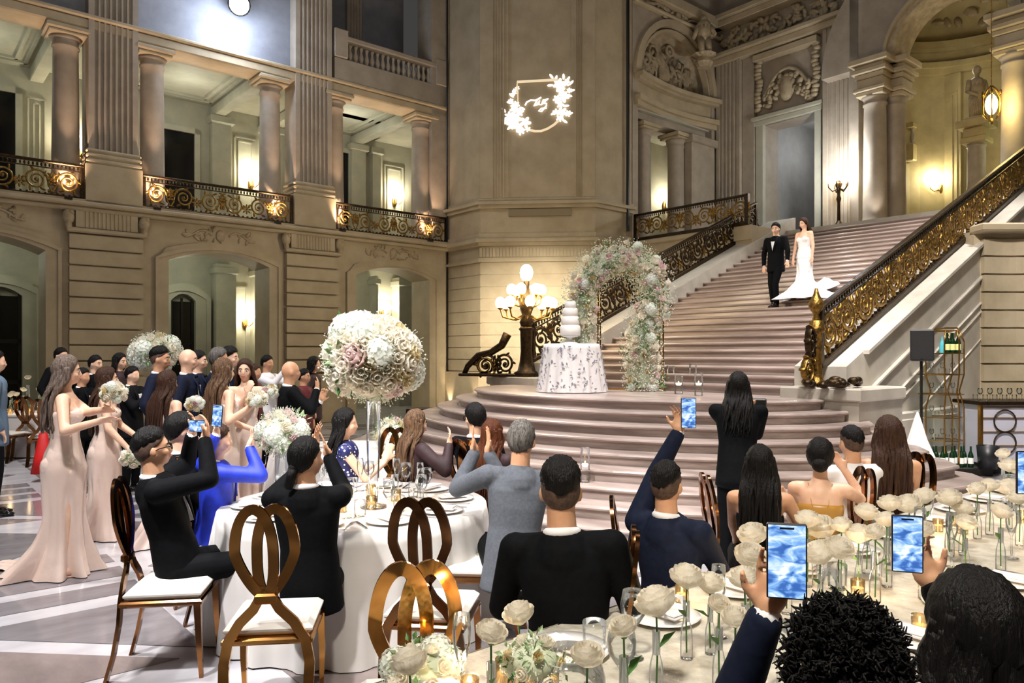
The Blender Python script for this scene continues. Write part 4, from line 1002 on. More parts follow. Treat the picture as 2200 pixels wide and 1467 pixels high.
for i in range(150):
    a = q.uniform(-PI, 0); h = q.uniform(.06, .72); r = .44+(.11)*(1-h/.75)+.024; s = q.uniform(.016, .036)
    c = Vector((r*math.cos(a), r*math.sin(a), h)); e = Matrix.Rotation(a, 3, 'Z') @ Matrix.Rotation(q.uniform(0, 3), 3, 'X')
    mb.ell(c, (.004, s, s*.45), 6, 4, rot=e)
mb.build('embroidery', mat('grey_thread', '8f8f9c', .7), cc, kind='stuff')
ck = thing('wedding_cake', 'tall tapering white wedding cake on a white stand', 'cake', (.92, 11.75, ZL+.76))
MB().lathe([(.13, 0), (.13, .01), (.03, .05), (.03, .09), (.15, .12), (.15, .135)], n=24).build('cake_stand', LN, ck, smooth=True)
z = .135
for r, h in ((.16, .15), (.14, .14), (.118, .13), (.09, .11)):
    MB().lathe([(r, 0), (r+.003, h*.5), (r, h-.012), (r-.012, h)], (0, 0, z), 24).build('cake_tier', mat('icing', 'f4f1ec', .5, bump=.1, bsc=30), ck, smooth=True); z += h
bb = ball('small_bouquet', 'small white posy lying behind the cake', (1.15, 12.0, ZL+.86), .12, 12, 10, 3, .1, .9, gn=200)
# ---- candle cylinders on the stairs ----
WAX = mat('candle_wax', 'fbf4e6', .5, emit='fff0d8', es=.8); FLM = mat('flame', 'ffd890', .5, emit='ffc870', es=40)
def candle_cyl(px, py, z, h, r, label, grp=None):
    Y = (CH-z)*1600/(py-762); x = (px-1100)/1600*Y
    glassv('glass_cylinder', label, (x, Y, z), [(r, 0), (r, h)], .003, grp, 'candle holder', 20)
    c = empty('floating_candle', (x, Y, z+h*.45)); tag(c, 'white floating candle in the '+label, 'candle', grp)
    MB().lathe([(r*.5, 0), (r*.75, .02), (r*.7, .035)], n=12).build('wax', WAX, c, smooth=True); MB().ell((0, 0, .05), (.005, .005, .013), 6, 5).build('flame', FLM, c)
candle_cyl(1441, 836, ZL, .40, .062, 'tall glass cylinder nearest the floral arch'); candle_cyl(1458, 846, ZL, .28, .062, 'shorter glass cylinder in front of the tall ones')
candle_cyl(1489, 838, ZL, .44, .06, 'tallest glass cylinder of the landing group'); candle_cyl(1501, 850, ZL, .33, .06, 'rightmost glass cylinder of the landing group')
candle_cyl(1257, 1036, RI*3, .38, .05, 'lone glass cylinder standing on a lower curved step')
candle_cyl(1134, 806, ZL+.0, .12, .06, 'low glass cylinder beside the left newel')
# ================= chairs =================
CUSH = mat('ivory_cushion', 'e2dfd8', .7, c2='d2cec6', sc=5)
BRZ = mat('polished_bronze', 'a9764a', .12, 1, c2='5a3a26', sc=1.6, stretch=(1, 1, 2))
def make_chair(loc, rz, label, mt, sc=1.0, grp=None):
    t = thing('banquet_chair', label, 'chair', loc, rz, grp)       # sitter faces +y, back at y=-.2
    def rib(pts, name, closed=False, w=.034, fl=.36):
        mb = MB(); mb.tube(pts, w, 4, closed=closed, flat=fl, up=(0, 1, 0)); autosmooth(mb.build(name, mt, t), 40)
    by = -.21
    def bend(z): return by-.07*max(0, (z-.45)/.6)**1.3
    for s in (-1, 1):
        pts = []
        for i in range(52):
            a = 2*PI*i/52; x = s*.05+.088*math.cos(a); z = .865+.21*math.sin(a)
            if z < .865: x = s*.05*(1-.9*((.865-z)/.21)**1.2)+.088*math.cos(a)*(1-.25*((.865-z)/.21))
            pts.append((x, bend(z)+s*.004, z))
        rib(pts, 'back_loop', True)
        rib([(s*.035, bend(.7), .70), (s*.03, bend(.64), .64), (s*.06, bend(.58), .585), (s*.125, bend(.52), .52), (s*.18, by, .43), (s*.2, by-.0, .32), (s*.195, by-.03, .15), (s*.2, by-.07, 0)], 'rear_leg', w=.034)
        mb = MB(); mb.tube([(s*.2, .2, .42), (s*.205, .21, .2), (s*.2, .22, 0)], [.027, .021, .014], 4); mb.build('front_leg', mt, t)
    MB().box(-.05, .05, by-.045, by+.0, .615, .665, ch=.01).build('neck_block', mt, t)
    MB().box(-.215, .215, -.21, .225, .405, .44, ch=.01).build('seat_frame', mt, t)
    mb = MB(); mb.box(-.21, .21, -.19, .22, .44, .50, ch=.025); mb.build('seat', CUSH, t)
    t.scale = (sc,)*3
    return t
CHS = []
CHS.append(make_chair((-1.20, 3.78, 0), .12, 'gold looped chair behind the ponytailed man, nearest the bottom edge', GOLD))
CHS.append(make_chair((-.42, 3.95, 0), -.15, 'empty bronze looped chair pushed up to the near side of the round table', BRZ))
CHS.append(make_chair((-.37, 2.82, 0), .15, 'gold looped chair at the near end of the long rose table', GOLD))
CHS.append(make_chair((-1.98, 4.32, 0), -PI/2+.15, 'bronze looped chair seen side on under the man in glasses', BRZ))
CHS.append(make_chair((-.20, 4.74, 0), PI/2-.08, 'bronze looped chair under the man in the grey sweater', BRZ))
CHS.append(make_chair((-1.2, 6.95, 0), 2.9, 'gold looped chair beyond the round table, its back by the polka dot dress', GOLD))
for i, (px, Y) in enumerate(((18, 12.6), (70, 12.9), (100, 12.2))):
    CHS.append(make_chair(((px-1100)/1600*Y, Y, 0), .2*i-.1, ('dark looped chair with white seat at the far left edge', 'dark looped chair, second from the left at the far table', 'dark looped chair at the far table with red cloth on it')[i], BRZ))
red = MB(); red.lathe([(.0, .72), (.05, .68), (.1, .4), (.15, .12)], n=14, fl=3, fa=.12); o = red.build('red_shawl', mat('red_fabric', 'd01818', .6, c2='a80f10', sc=4), None, ((93-1100)/1600*10.6, 10.6, 0), smooth=True); tag(o, 'bright red garment hanging behind the first bridesmaid', 'clothing')
# ================= round table =================
def table_round(x, y, r, label, clabel, hem=.0, seed=1):
    t = thing('round_table', label, 'table', (x, y, 0)); MB().lathe([(r, .73), (r, .755)], n=32).build('table_top', BLACKW, t)
    for k in range(4):
        a = k*PI/2+.5; MB().tube([(r*.6*math.cos(a), r*.6*math.sin(a), 0), (r*.5*math.cos(a), r*.5*math.sin(a), .73)], .02, 6).build('leg', BLACKW, t)
    o = skirt(r+.01, r+.1, .01, .76, 22, .03, 'tablecloth', SAT, None, 160, 10, seed); o.location = (x, y, 0); tag(o, clabel, 'tablecloth'); return t
table_round(TC[0], TC[1], .9, 'round banquet table hidden under a silvery satin cloth', 'floor length silvery satin cloth on the near round table')
table_round(-1.9, 8.3, .75, 'smaller round table behind the seated woman in polka dots', 'white cloth on the table behind the seated guests', seed=5)
PLT = mat('china_white', 'eeece8', .2); SIL = mat('silver', 'c9c9cc', .15, 1)
pm = MB(); pm.lathe([(.06, 0), (.1, .004), (.15, .014), (.152, .017), (.1, .008), (.001, .006)], n=28); PLM = pm.mesh('plate', PLT, True)
wg = [(.033, 0), (.033, .003), (.006, .01), (.004, .09), (.02, .11), (.038, .14), (.04, .17), (.033, .21)]
def glass_mesh(prof, name, inner=.0018, n=14):
    pr = prof+[(max(.001, a-inner), b) for a, b in reversed(prof[4:])]; mb = MB(); mb.lathe(pr, n=n); return mb.mesh(name, GLASS, True)
WGM = glass_mesh(wg, 'wine_glass'); CHM = glass_mesh([(.03, 0), (.03, .003), (.005, .01), (.004, .1), (.014, .12), (.024, .16), (.025, .2), (.022, .24)], 'champagne_flute')
TUM = glass_mesh([(.033, 0), (.035, .01), (.036, .03), (.037, .06), (.038, .1)], 'water_glass')
def put(me, name, loc, label, cat, grp, rz=0, sc=1): o = obj(name, me, None, loc, (0, 0, rz), sc); tag(o, label, cat, grp); return o
nap = MB(); nap.box(-.045, .045, -.1, .1, 0, .012, ch=.005); nap.box(-.043, .043, -.095, .06, .012, .02, ch=.004); NAPM = nap.mesh('napkin', LN)
kn = MB(); kn.box(-.007, .007, -.1, .02, 0, .003); kn.box(-.009, .009, .02, .11, 0, .002); KNM = kn.mesh('knife', SIL)
fk = MB(); fk.box(-.005, .005, -.1, .04, 0, .003)
for k in range(4): fk.box(-.011+k*.006, -.0075+k*.006, .055, .1, .001, .003)
fk.box(-.011, .0105, .04, .056, 0, .003); FKM = fk.mesh('fork', SIL)
for k in range(10):
    a = 2*PI*k/10+.2; c, s = math.cos(a), math.sin(a); x, y = TC[0]+.68*c, TC[1]+.68*s; rz = a+PI/2
    put(PLM, 'dinner_plate', (x, y, .766), 'white dinner plate at a place on the round table', 'plate', 'plates on the round table', rz)
    put(NAPM, 'napkin', (x, y, .785), 'folded white napkin lying on a plate of the round table', 'napkin', 'napkins on the round table', rz+.2)
    put(KNM, 'knife', (TC[0]+.68*c+.18*s, TC[1]+.68*s-.18*c, .767), 'silver knife beside a plate on the round table', 'knife', 'knives on the round table', rz)
    put(FKM, 'fork', (TC[0]+.68*c-.18*s, TC[1]+.68*s+.18*c, .767), 'silver fork beside a plate on the round table', 'fork', 'forks on the round table', rz)
    for j, (m, nm, lb, g) in enumerate(((WGM, 'wine_glass', 'clear stemmed wine glass among those on the round table', 'wine glasses on the round table'), (CHM, 'champagne_flute', 'slim champagne flute among those on the round table', 'flutes on the round table'), (TUM, 'water_glass', 'clear water tumbler on the round table', 'tumblers on the round table'))):
        b = a+.12+j*.13; rr_ = .5-.03*j; put(m, nm, (TC[0]+rr_*math.cos(b), TC[1]+rr_*math.sin(b), .765), lb, 'glass', g, 0, 1.05)
def candle(x, y, z, r=.03, h=.06, label='', grp=None, watt=0):
    c = empty('votive_candle', (x, y, z)); tag(c, label, 'candle', grp)
    mb = MB(); mb.lathe([(r, 0), (r*1.05, h), (r*.98, h), (r*.93, .005)], n=14); mb.build('holder', CGL, c, smooth=True)
    MB().lathe([(r*.85, .004), (r*.85, h*.5)], n=12).build('wax', WAX, c); MB().ell((0, 0, h*.5+.016), (.005, .005, .014), 6, 5).build('flame', FLM, c)
    if watt: point((x, y, z+h+.03), watt, (1, .7, .4), .02)
CGL = thin_glass('gold_tinted_glass', (.95, .82, .58), .3, .08)
for i, (a, r) in enumerate(((.3, .28), (1.4, .3), (2.5, .3), (3.7, .27), (4.6, .3), (5.4, .22))):
    candle(TC[0]+r*math.cos(a), TC[1]+r*math.sin(a), .765, .035, .08, 'small lit candle near the middle of the round table', 'candles on the round table', 1.2)
ball('flower_arrangement', 'gypsophila and white rose mound behind the ponytailed man', at(607, 930, 7.0), .24, 22, 22, 6, .35, 1.0, gn=1800)
glassv('glass_vase', 'clear vase under the gypsophila mound on the second table', at(607, 930, 7.0)[:2]+(.0,), [(.1, 0), (.1, .02), (.07, .05), (.07, .95)], cat='vase')
ball('flower_arrangement', 'white flower mound glimpsed behind the trumpet vase', at(842, 935, 8.2), .2, 23, 16, 5, .1, 1.1, gn=900)
ball('flower_arrangement', 'big pale flower ball standing far behind the groomsmen', at(332, 757, 10.4), .33, 24, 26, 7, .1, .85, gn=1800)
glassv('glass_vase', 'tall clear vase under the far flower ball', at(332, 757, 10.4)[:2]+(.0,), [(.1, 0), (.1, .02), (.05, .05), (.05, 1.55)], cat='vase')
# far left table with roses in bud vases
ft = thing('long_table', 'long clothed table with roses at the far left by the arch', 'table', (-9.0, 13.4, 0), 0); MB().box(-1.4, 1.6, -.5, .5, .72, .76, ch=.01).build('table_top', LN, ft); MB().box(-1.38, 1.58, -.48, .48, .02, .72).build('table_skirt', LN, ft)
bv = glass_mesh([(.02, 0), (.022, .003), (.022, .06), (.02, .1), (.012, .13), (.012, .2)], 'bud_vase'); 
st = MB(); st.tube([(0, 0, .0), (.004, .0, .12), (0, 0, .24)], .003, 5); st.ell((0, 0, .235), (.012, .012, .012), 6, 5); st.add([(0, 0, .12), (.035, .01, .16), (.07, 0, .17), (.035, -.012, .15)], [(0, 1, 2, 3)]); STM = st.mesh('stem', STEM)
def rose_in(x, y, z, s, h, label, grp, vlabel, vgrp, tilt=(0, 0), mesh=None):
    t = thing('white_rose', label, 'flower', (x, y, z+.02), R.uniform(0, 6), grp); t.rotation_euler[0] = tilt[0]; t.rotation_euler[1] = tilt[1]
    obj('stem', STM, t, (0, 0, 0), sc=(1, 1, h/.24)); obj('bloom', mesh or ROSEW, t, (0, 0, h+s*.3), (R.uniform(-.35, .35), R.uniform(-.35, .35), 0), s)
    v = put(bv, 'bud_vase', (x, y, z), vlabel, 'vase', vgrp, 0, h/.24)
for i, (px, py) in enumerate(((8, 842), (22, 850), (36, 848), (60, 812), (50, 838), (84, 838), (92, 828), (26, 846))):
    Y = 13.2+.08*(i % 4); X = (px-1100)/1600*Y; zt = CH-(py-762)/1600*Y
    rose_in(X, Y, .76, .055, zt-.76-.03, 'white rose on a slim vase at the far left table', 'roses on the far left table', 'slim bud vase at the far left table', 'bud vases on the far left table', mesh=ROSEL)
for i in range(7): candle(-9.6+i*.28, 13.0+.1*(i % 3), .76, .04, .1, 'lit gold candle on the far left table', 'candles on the far left table', .8)
# ================= long rose table in the foreground =================
LT = thing('long_table', 'long banquet table of roses and candles running off the right edge', 'table', uw(4.6, 1.5, 0), PHI)
MB().box(-3.7, 4.0, -.55, .55, .72, .755, ch=.01).build('table_top', BLACKW, LT)
for x in (-3.4, 0, 3.7):
    for y in (-.45, .45): MB().box(x-.03, x+.03, y-.03, y+.03, 0, .72).build('leg', BLACKW, LT)
lc = empty('tablecloth', uw(4.6, 1.5, 0), PHI); tag(lc, 'pearl grey crinkled cloth over the long rose table', 'tablecloth')
mb = MB(); mb.box(-3.72, 4.02, -.57, .57, .757, .763); mb.build('cloth_top', mat('pearl_cloth', 'cfc9ba', .4, c2='a9a393', sc=14, bump=.5, bsc=22, sheen=.3), lc)
n = 200; v = []; f = []
per = [(-3.73+7.76*i/80, -.58) for i in range(80)]+[(4.03, -.58+1.16*i/16) for i in range(16)]+[(4.03-7.76*i/80, .58) for i in range(80)]+[(-3.73, .58-1.16*i/16) for i in range(16)]
for j in range(7):
    for i, p in enumerate(per):
        w = 1+.0; k = .03*j/6*math.sin(i*1.1)+.04*j/6; nx = 0 if abs(p[1]) == .58 and abs(p[0]) < 3.72 else (1 if p[0] > 0 else -1); ny = (1 if p[1] > 0 else -1) if abs(p[1]) == .58 else 0
        v.append((p[0]+nx*k, p[1]+ny*k, .763-.755*j/6))
N = len(per)
for j in range(6):
    for i in range(N): k = (i+1) % N; f.append((j*N+i, j*N+N+i, j*N+N+k, j*N+k))
mb = MB(); mb.add(v, f); mb.build('cloth_skirt', MATS['pearl_cloth'], lc, smooth=True)
ROSES = [(1115, 1322, 34), (1055, 1362, 34), (1262, 1412, 36), (1410, 1298, 44), (1475, 1243, 36), (1526, 1256, 30), (1600, 1246, 32), (1618, 1152, 32), (1612, 1198, 34), (1735, 1118, 26), (1762, 1136, 32), (1808, 1130, 22),
 (1862, 1103, 25), (1845, 1150, 28), (1880, 1146, 22), (1802, 1182, 32), (1762, 1192, 34), (1912, 1084, 24), (1953, 1086, 27), (1986, 1068, 23), (2040, 1072, 25), (2068, 1094, 22), (2100, 1052, 19), (2126, 1044, 19), (2168, 1050, 24),
 (2155, 976, 14), (2168, 1002, 20), (2188, 1008, 18), (1905, 1118, 22), (1580, 1330, 30), (1545, 1300, 24), (1985, 1140, 22), (2075, 1125, 22), (2150, 1100, 22), (1690, 1170, 24), (880, 1425, 40), (1340, 1350, 30), (2190, 1070, 22)]
for i, (px, py, r) in enumerate(ROSES):
    zt = 1.03+.03*math.sin(i*2.3); Y = (CH-zt)*1600/(py-762); X = (px-1100)/1600*Y
    s = r/1600*Y*1.0
    rose_in(X, Y, .765, s, zt-.765-.02-s*.3, 'open white rose on a glass bud vase down the long table', 'roses along the long table', 'clear bud vase on the long table', 'bud vases along the long table', (0, 0))
rq = random.Random(21)
for i in range(64):
    u = .95+rq.random()**1.1*7.3; w = 1.5+rq.uniform(-.46, .46); x, y, _ = uw(u, w)
    if y < 1.9: continue
    if i % 2: candle(x, y, .765, .028, .07, 'small gold glass votive with a flame on the long table', 'votives along the long table', 1.1 if i % 4 == 1 else 0)
    else: put([WGM, CHM, TUM][i % 3], ['wine_glass', 'champagne_flute', 'water_glass'][i % 3], (x, y, .765), ['clear wine glass', 'slim champagne flute', 'clear tumbler'][i % 3]+' standing among the roses on the long table', 'glass', ['wine glasses', 'flutes', 'tumblers'][i % 3]+' on the long table', 0, 1.1)
for i in range(14):
    for s in (-1, 1):
        u = 1.3+i*.52; x, y, _ = uw(u, 1.5+s*.36)
        if y < 1.7: continue
        put(PLM, 'dinner_plate', (x, y, .766), 'white dinner plate laid on the long rose table', 'plate', 'plates on the long table'); put(NAPM, 'napkin', (x, y, .785), 'folded napkin on a plate of the long rose table', 'napkin', 'napkins on the long table', PHI)
glassv('glass_bowl', 'round glass bowl of petals near the front edge of the long table', at(1222, 1395, 2.12)[:2]+(.765,), [(.07, 0), (.1, .05), (.105, .12), (.085, .19)], cat='bowl')
ball('low_posy', 'low white posy among gold votives at the bottom edge', at(905, 1440, 2.35), .12, 31, 14, 3, .0, .7, gn=300)
ball('low_posy', 'low ivory posy with green leaves beside the glass bowl', at(1150, 1420, 2.1), .1, 32, 10, 2, .0, .7, gn=300)
for i, (px, py) in enumerate(((915, 1405), (1085, 1452), (1120, 1458), (1150, 1452), (1180, 1462))):
    Y = (CH-.8)*1600/(py-762); candle((px-1100)/1600*Y, Y, .765, .03, .09, 'gold rimmed votive at the near end of the long table', 'votives at the near end of the long table', 0)
# ================= bar, shelves, loudspeaker =================
def p3(px, Y): return (px-1100)/1600*Y
ba = thing('bar_counter', 'white lattice fronted bar counter with gold trim and dark top', 'bar', (p3(2105, 11.2), 11.2, 0))
MB().box(0, 2.2, .0, .7, 1.04, 1.1, ch=.01).build('counter_top', BRONZE, ba); MB().box(.04, 2.2, .05, .65, .0, .16).build('kick_base', BLACKW, ba)
MB().box(.05, 2.2, .06, .64, .16, 1.04).build('body', mat('pearl_panel', 'b9bac8', .3), ba)
for z in (.2, .42, .63, .84, 1.0): MB().box(.06, 2.2, .035, .06, z, z+.012).build('trim_bar', GOLDW, ba)
MB().box(.03, .07, .03, .1, .16, 1.04).build('corner_trim', GOLDW, ba)
def torus(mb, c, r, t, n=28): mb.tube([(c[0]+r*math.cos(2*PI*i/n), c[1], c[2]+r*math.sin(2*PI*i/n)) for i in range(n)], t, 6, closed=True)
for z in (.8, .47):
    mb = MB(); torus(mb, (.4, .03, z), .165, .012); mb.build('ring_trim', BRONZE, ba, smooth=True)
mb = MB(); torus(mb, (1.1, .03, .64), .165, .012); mb.build('ring_trim', BRONZE, ba, smooth=True)
for i in range(22):
    put([WGM, TUM][i % 2], ['wine_glass', 'water_glass'][i % 2], (ba.location.x+.1+.075*(i % 11), 11.35+.12*(i//11), 1.1), ['clear wine glass lined up on the bar', 'clear tumbler lined up on the bar'][i % 2], 'glass', ['wine glasses', 'tumblers'][i % 2]+' on the bar', 0, .9)
sh = thing('bar_shelves', 'brass open shelf tower with bottles and glasses beside the bar', 'shelf', (p3(2030, 11.3), 11.3, 0))
W2 = .29
for x in (-W2, -.1, .12, W2):
    y = .0 if abs(x) > .2 else -.16
    pts = [(x*(.75 if z > 2.0 or z in (1.25,) else 1), y, z) for z in (0, .45, .7, 1.0, 1.25, 1.5, 1.7, 2.0, 2.17)]
    MB().tube(pts, .012, 6).build('upright', GOLDW, sh, smooth=True)
    if abs(x) > .2: MB().tube([(p[0], .3, p[2]) for p in pts], .012, 6).build('upright', GOLDW, sh, smooth=True)
SHG = thin_glass('shelf_glass', (.9, .95, .92), .25)
for z in (.5, .85, 1.2, 1.5, 1.82):
    MB().prism([(-W2, .3), (-W2, 0), (-.1, -.16), (.12, -.16), (W2, 0), (W2, .3)], z-.006, z).build('shelf', SHG, sh)
    MB().tube([(-W2, .3, z), (-W2, 0, z), (-.1, -.16, z), (.12, -.16, z), (W2, 0, z), (W2, .3, z)], .008, 5, closed=True).build('shelf_rim', GOLDW, sh)
MB().tube([(-W2*.75, .3, 2.17), (-W2*.75, 0, 2.17), (-.08, -.16, 2.2), (.09, -.16, 2.2), (W2*.75, 0, 2.17), (W2*.75, .3, 2.17)], .012, 6, closed=True).build('top_rim', GOLDW, sh)
bot = MB(); bot.lathe([(.036, 0), (.038, .01), (.038, .16), (.03, .2), (.014, .24), (.013, .3), (.015, .305), (.013, .31)], n=14); BOT = bot.mesh('bottle', mat('green_glass', '0f2a16', .08), True)
BOTB = bot.mesh('bottle', mat('blue_gin_glass', '58b8c8', .08), True); lb = MB(); lb.lathe([(.0388, .05), (.0388, .14)], n=14); LBM = lb.mesh('label', mat('paper_label', 'd9dc9a', .6)); LBW = lb.mesh('label', mat('white_label', 'e8e8e4', .6))
for i, dx in enumerate((-.02, .06, .14, .1)):
    o = empty('bottle', (sh.location.x+dx+.0, 11.2+(.1 if i == 3 else 0), 1.82)); tag(o, ('dark bottle with pale label, left of the trio on the top shelf', 'dark bottle in the middle of the top shelf trio', 'dark bottle at the right of the top shelf trio', 'dark bottle behind the top shelf trio')[i], 'bottle')
    obj('glass_body', BOT, o); obj('label', LBM, o)
o = empty('bottle', (sh.location.x-.1, 11.2, 1.82)); tag(o, 'pale blue bottle on the top shelf of the brass tower', 'bottle'); obj('glass_body', BOTB, o, sc=(1, 1, .8))
for i in range(9):
    o = empty('bottle', (sh.location.x-.26+.07*i, 11.15+.05*(i % 2), .0+.12)); tag(o, 'dark wine bottle with white label in the bottom row by the bar', 'bottle', 'bottles at the foot of the shelves'); obj('glass_body', BOT, o); obj('label', LBW, o)
tb = MB(); tb.box(-.32, .55, -.2, .35, 0, .12, ch=.01); o = tb.build('bottle_crate', BLACKW, None, (sh.location.x, 11.22, 0)); tag(o, 'low black crate holding the wine bottles', 'crate')
o = MB().lathe([(.12, 0), (.15, .34), (.14, .34), (.11, .02)], n=18).build('ice_bucket', mat('black_plastic', '14161a', .4), None, (sh.location.x+.46, 11.0, .12), smooth=True); tag(o, 'black tub on the crate to the right of the bottles', 'bucket')
for z in (.86, 1.21, 1.51, .51):
    for i in range(6): put([WGM, TUM][i % 2], ['wine_glass', 'water_glass'][i % 2], (sh.location.x-.2+.08*i, 11.3, z), 'clear glass on a shelf of the brass tower', 'glass', 'glasses on the brass tower', 0, .8)
sp = thing('loudspeaker', 'black loudspeaker on a pole in front of the brass shelves', 'speaker', (p3(1981, 10.6), 10.6, 1.71), -.5)
MB().box(-.15, .15, -.12, .15, 0, .45, ch=.02).build('cabinet', mat('black_plastic', '14161a', .4), sp); MB().box(-.135, .135, -.13, -.115, .02, .43, ch=.005).build('grille', mat('black_mesh', '0a0a0b', .7, bump=.4, bsc=200), sp); MB().box(-.02, .02, -.135, -.128, .03, .045).build('badge', SIL, sp)
o = thing('speaker_stand', 'black pole stand carrying the loudspeaker', 'stand', (p3(1981, 10.6), 10.62, 0)); MB().tube([(0, 0, .1), (0, 0, 1.71)], .02, 8).build('pole', BLACKW, o)
for k in range(3): a = k*2.09+.4; MB().tube([(0, 0, .6), (.35*math.cos(a), .35*math.sin(a), 0)], .012, 6).build('leg', BLACKW, o)
o = MB().lathe([(.005, .99), (.03, .93), (.12, .6), (.24, .3), (.34, .02)], n=40, fl=9, fa=.05).build('draped_cloth', LN, None, (p3(1981, 10.5), 10.62, 0), smooth=True); tag(o, 'white cloth draped in a cone over the speaker stand legs', 'cloth')
bx = MB().box(0, 1.0, 0, .6, 0, .42, ch=.02).build('dark_case', BLACKW, None, (p3(872, 19), 19.0, 0)); tag(bx, 'long dark case on the floor below the corner beside the curved steps', 'case')
# ================= people =================
SKIN = {'tan': mat('skin_tan', 'd2a381', .5, c2='c69473', sc=12, sss=.12), 'light': mat('skin_light', 'eac3a8', .5, c2='dfb295', sc=12, sss=.12), 'deep': mat('skin_deep', 'a97450', .5, c2='9c6745', sc=12, sss=.12)}
def hmat(name, a, b): return mat(name, a, .5, c2=b, sc=30, stretch=(3, 3, .25), bump=.5, bsc=60, spec=.22)
HAIR = {'black': hmat('hair_black', '090808', '131111'), 'brown': hmat('hair_brown', '2c1d16', '4a3226'), 'bal': hmat('hair_balayage', '33271f', '7d6047'), 'grey': hmat('hair_grey', '3a3836', '77736e'), 'red': hmat('hair_auburn', '3c1e10', '5c3018'), 'blond': hmat('hair_blond', 'a8793a', 'c79a55'), 'fade': mat('cropped_hair', '5c4538', .7, c2='3a2c24', sc=60), 'ash': hmat('hair_ash', '453b34', '85756a')}
CL = {'black': mat('black_suiting', '090a0c', .8, c2='0d0f12', sc=40, bump=.25, bsc=7, spec=.1), 'navy': mat('navy_suiting', '12182a', .75, c2='181f33', sc=40, bump=.25, bsc=7, spec=.15), 'blue': mat('royal_blue_suiting', '1d37c8', .6, c2='162aa0', sc=10, bump=.25, bsc=7),
 'grey': mat('grey_knit', '5a5f68', .85, c2='4e535c', sc=60, bump=.4, bsc=9), 'satin': mat('champagne_satin', 'f0dccf', .2, .2, c2='e4cabb', sc=1.5, bump=.6, bsc=5), 'satin2': mat('ivory_satin', 'eddcd4', .28, c2='e2cbc0', sc=1.5, bump=.3, bsc=4), 'white': mat('white_cotton', 'e9e8ea', .7, bump=.15, bsc=8),
 'bride': mat('white_lace', 'f4f3f5', .6, c2='e6e6ea', sc=30, bump=.3, bsc=40), 'wine': mat('dark_wine_cloth', '241318', .7, c2='331a20', sc=20), 'dots': None, 'charcoal': mat('charcoal_cloth', '141417', .8, spec=.1), 'gold': mat('mustard_satin', 'b98a3e', .35), 'denim': mat('denim', '5d7288', .8), 'burg': mat('burgundy_cloth', '5a1520', .7)}
def dots():
    m = mat('navy_polka_cloth', '141c52', .6); nt = m.node_tree; b = nt.nodes['Principled BSDF']; tc = nt.nodes.new('ShaderNodeTexCoord'); vo = nt.nodes.new('ShaderNodeTexVoronoi'); vo.inputs['Scale'].default_value = 34
    rp = nt.nodes.new('ShaderNodeValToRGB'); rp.color_ramp.interpolation = 'CONSTANT'; rp.color_ramp.elements[0].color = srgb('e8e8ee'); rp.color_ramp.elements[1].color = srgb('161e58'); rp.color_ramp.elements[1].position = .3
    nt.links.new(tc.outputs['Object'], vo.inputs[0]); nt.links.new(vo.outputs['Distance'], rp.inputs[0]); nt.links.new(rp.outputs[0], b.inputs['Base Color']); return m
CL['dots'] = dots()
EYEW = mat('eye_white', 'e9e5df', .2); EYED = mat('eye_dark', '1c110c', .15); LIP = mat('lips', 'a9554e', .4); BROW = HAIR['black']
TMP = bpy.data.objects.new('tmp', None)
def remesh(mb, name, mt, parent, vox, it=3, fac=.5):
    me = mb.mesh('tmp', None); o = bpy.data.objects.new('tmp', me); COL.objects.link(o)
    m = o.modifiers.new('r', 'REMESH'); m.mode = 'VOXEL'; m.voxel_size = vox
    if it: s = o.modifiers.new('s', 'SMOOTH'); s.factor = fac; s.iterations = it
    dg = bpy.context.evaluated_depsgraph_get(); ev = o.evaluated_get(dg); r = bpy.data.meshes.new_from_object(ev, depsgraph=dg)
    bpy.data.objects.remove(o); bpy.data.meshes.remove(me); r.name = name; r.materials.clear(); r.materials.append(mt)
    r.polygons.foreach_set('use_smooth', [True]*len(r.polygons)); return obj(name, r, parent)
def V(*a): return Vector(a)
def ik(sh, tg, l1, l2, pole):
    d = tg-sh; L = d.length; mx = (l1+l2)*.995
    if L > mx: tg = sh+d*(mx/L); d = tg-sh; L = mx
    a = (l1*l1-l2*l2+L*L)/(2*L); h = math.sqrt(max(0, l1*l1-a*a)); u = d/L; p = pole-u*pole.dot(u)
    if p.length < 1e-4: p = u.orthogonal()
    return sh+u*a+p.normalized()*h, tg
def hand(mb, w, d, n, side, curl=.35, s=1.0, spread=.1, fr=.0092):
    d = d.normalized(); n = (n-d*n.dot(d)).normalized(); t = d.cross(n)*side            # t points to the thumb side
    rot = Matrix((t, d, n)).transposed(); c = w+d*.05*s
    mb.ell(c, (.043*s, .052*s, .016*s), 12, 8, rot=rot); mb.cap(w-d*.02*s, w+d*.03*s, .026*s, .03*s, 10)
    for i, (off, L) in enumerate(((.035, .076), (.0118, .085), (-.0118, .079), (-.034, .064))):
        b = w+d*.088*s+t*off*s; dr = (d+t*(off*spread*30)*.7+n*(-curl*.3)).normalized(); p = b; r = fr*s*(1 if i < 3 else .9)
        for k, q in enumerate((.46, .3, .24)):
            dr = (dr-n*curl*(.5+.35*k)).normalized(); e = p+dr*L*q*s; mb.cap(p, e, r, r*.93, 8); p = e; r *= .93
    b = w+d*.03*s+t*.03*s; m = b+(t*.75+d*.65-n*curl*.4).normalized()*.038*s; e = m+(t*.35+d*.9-n*curl*.7).normalized()*.032*s
    mb.cap(b, m, .0125*s, .0108*s, 8); mb.cap(m, e, .0108*s, .0092*s, 8)
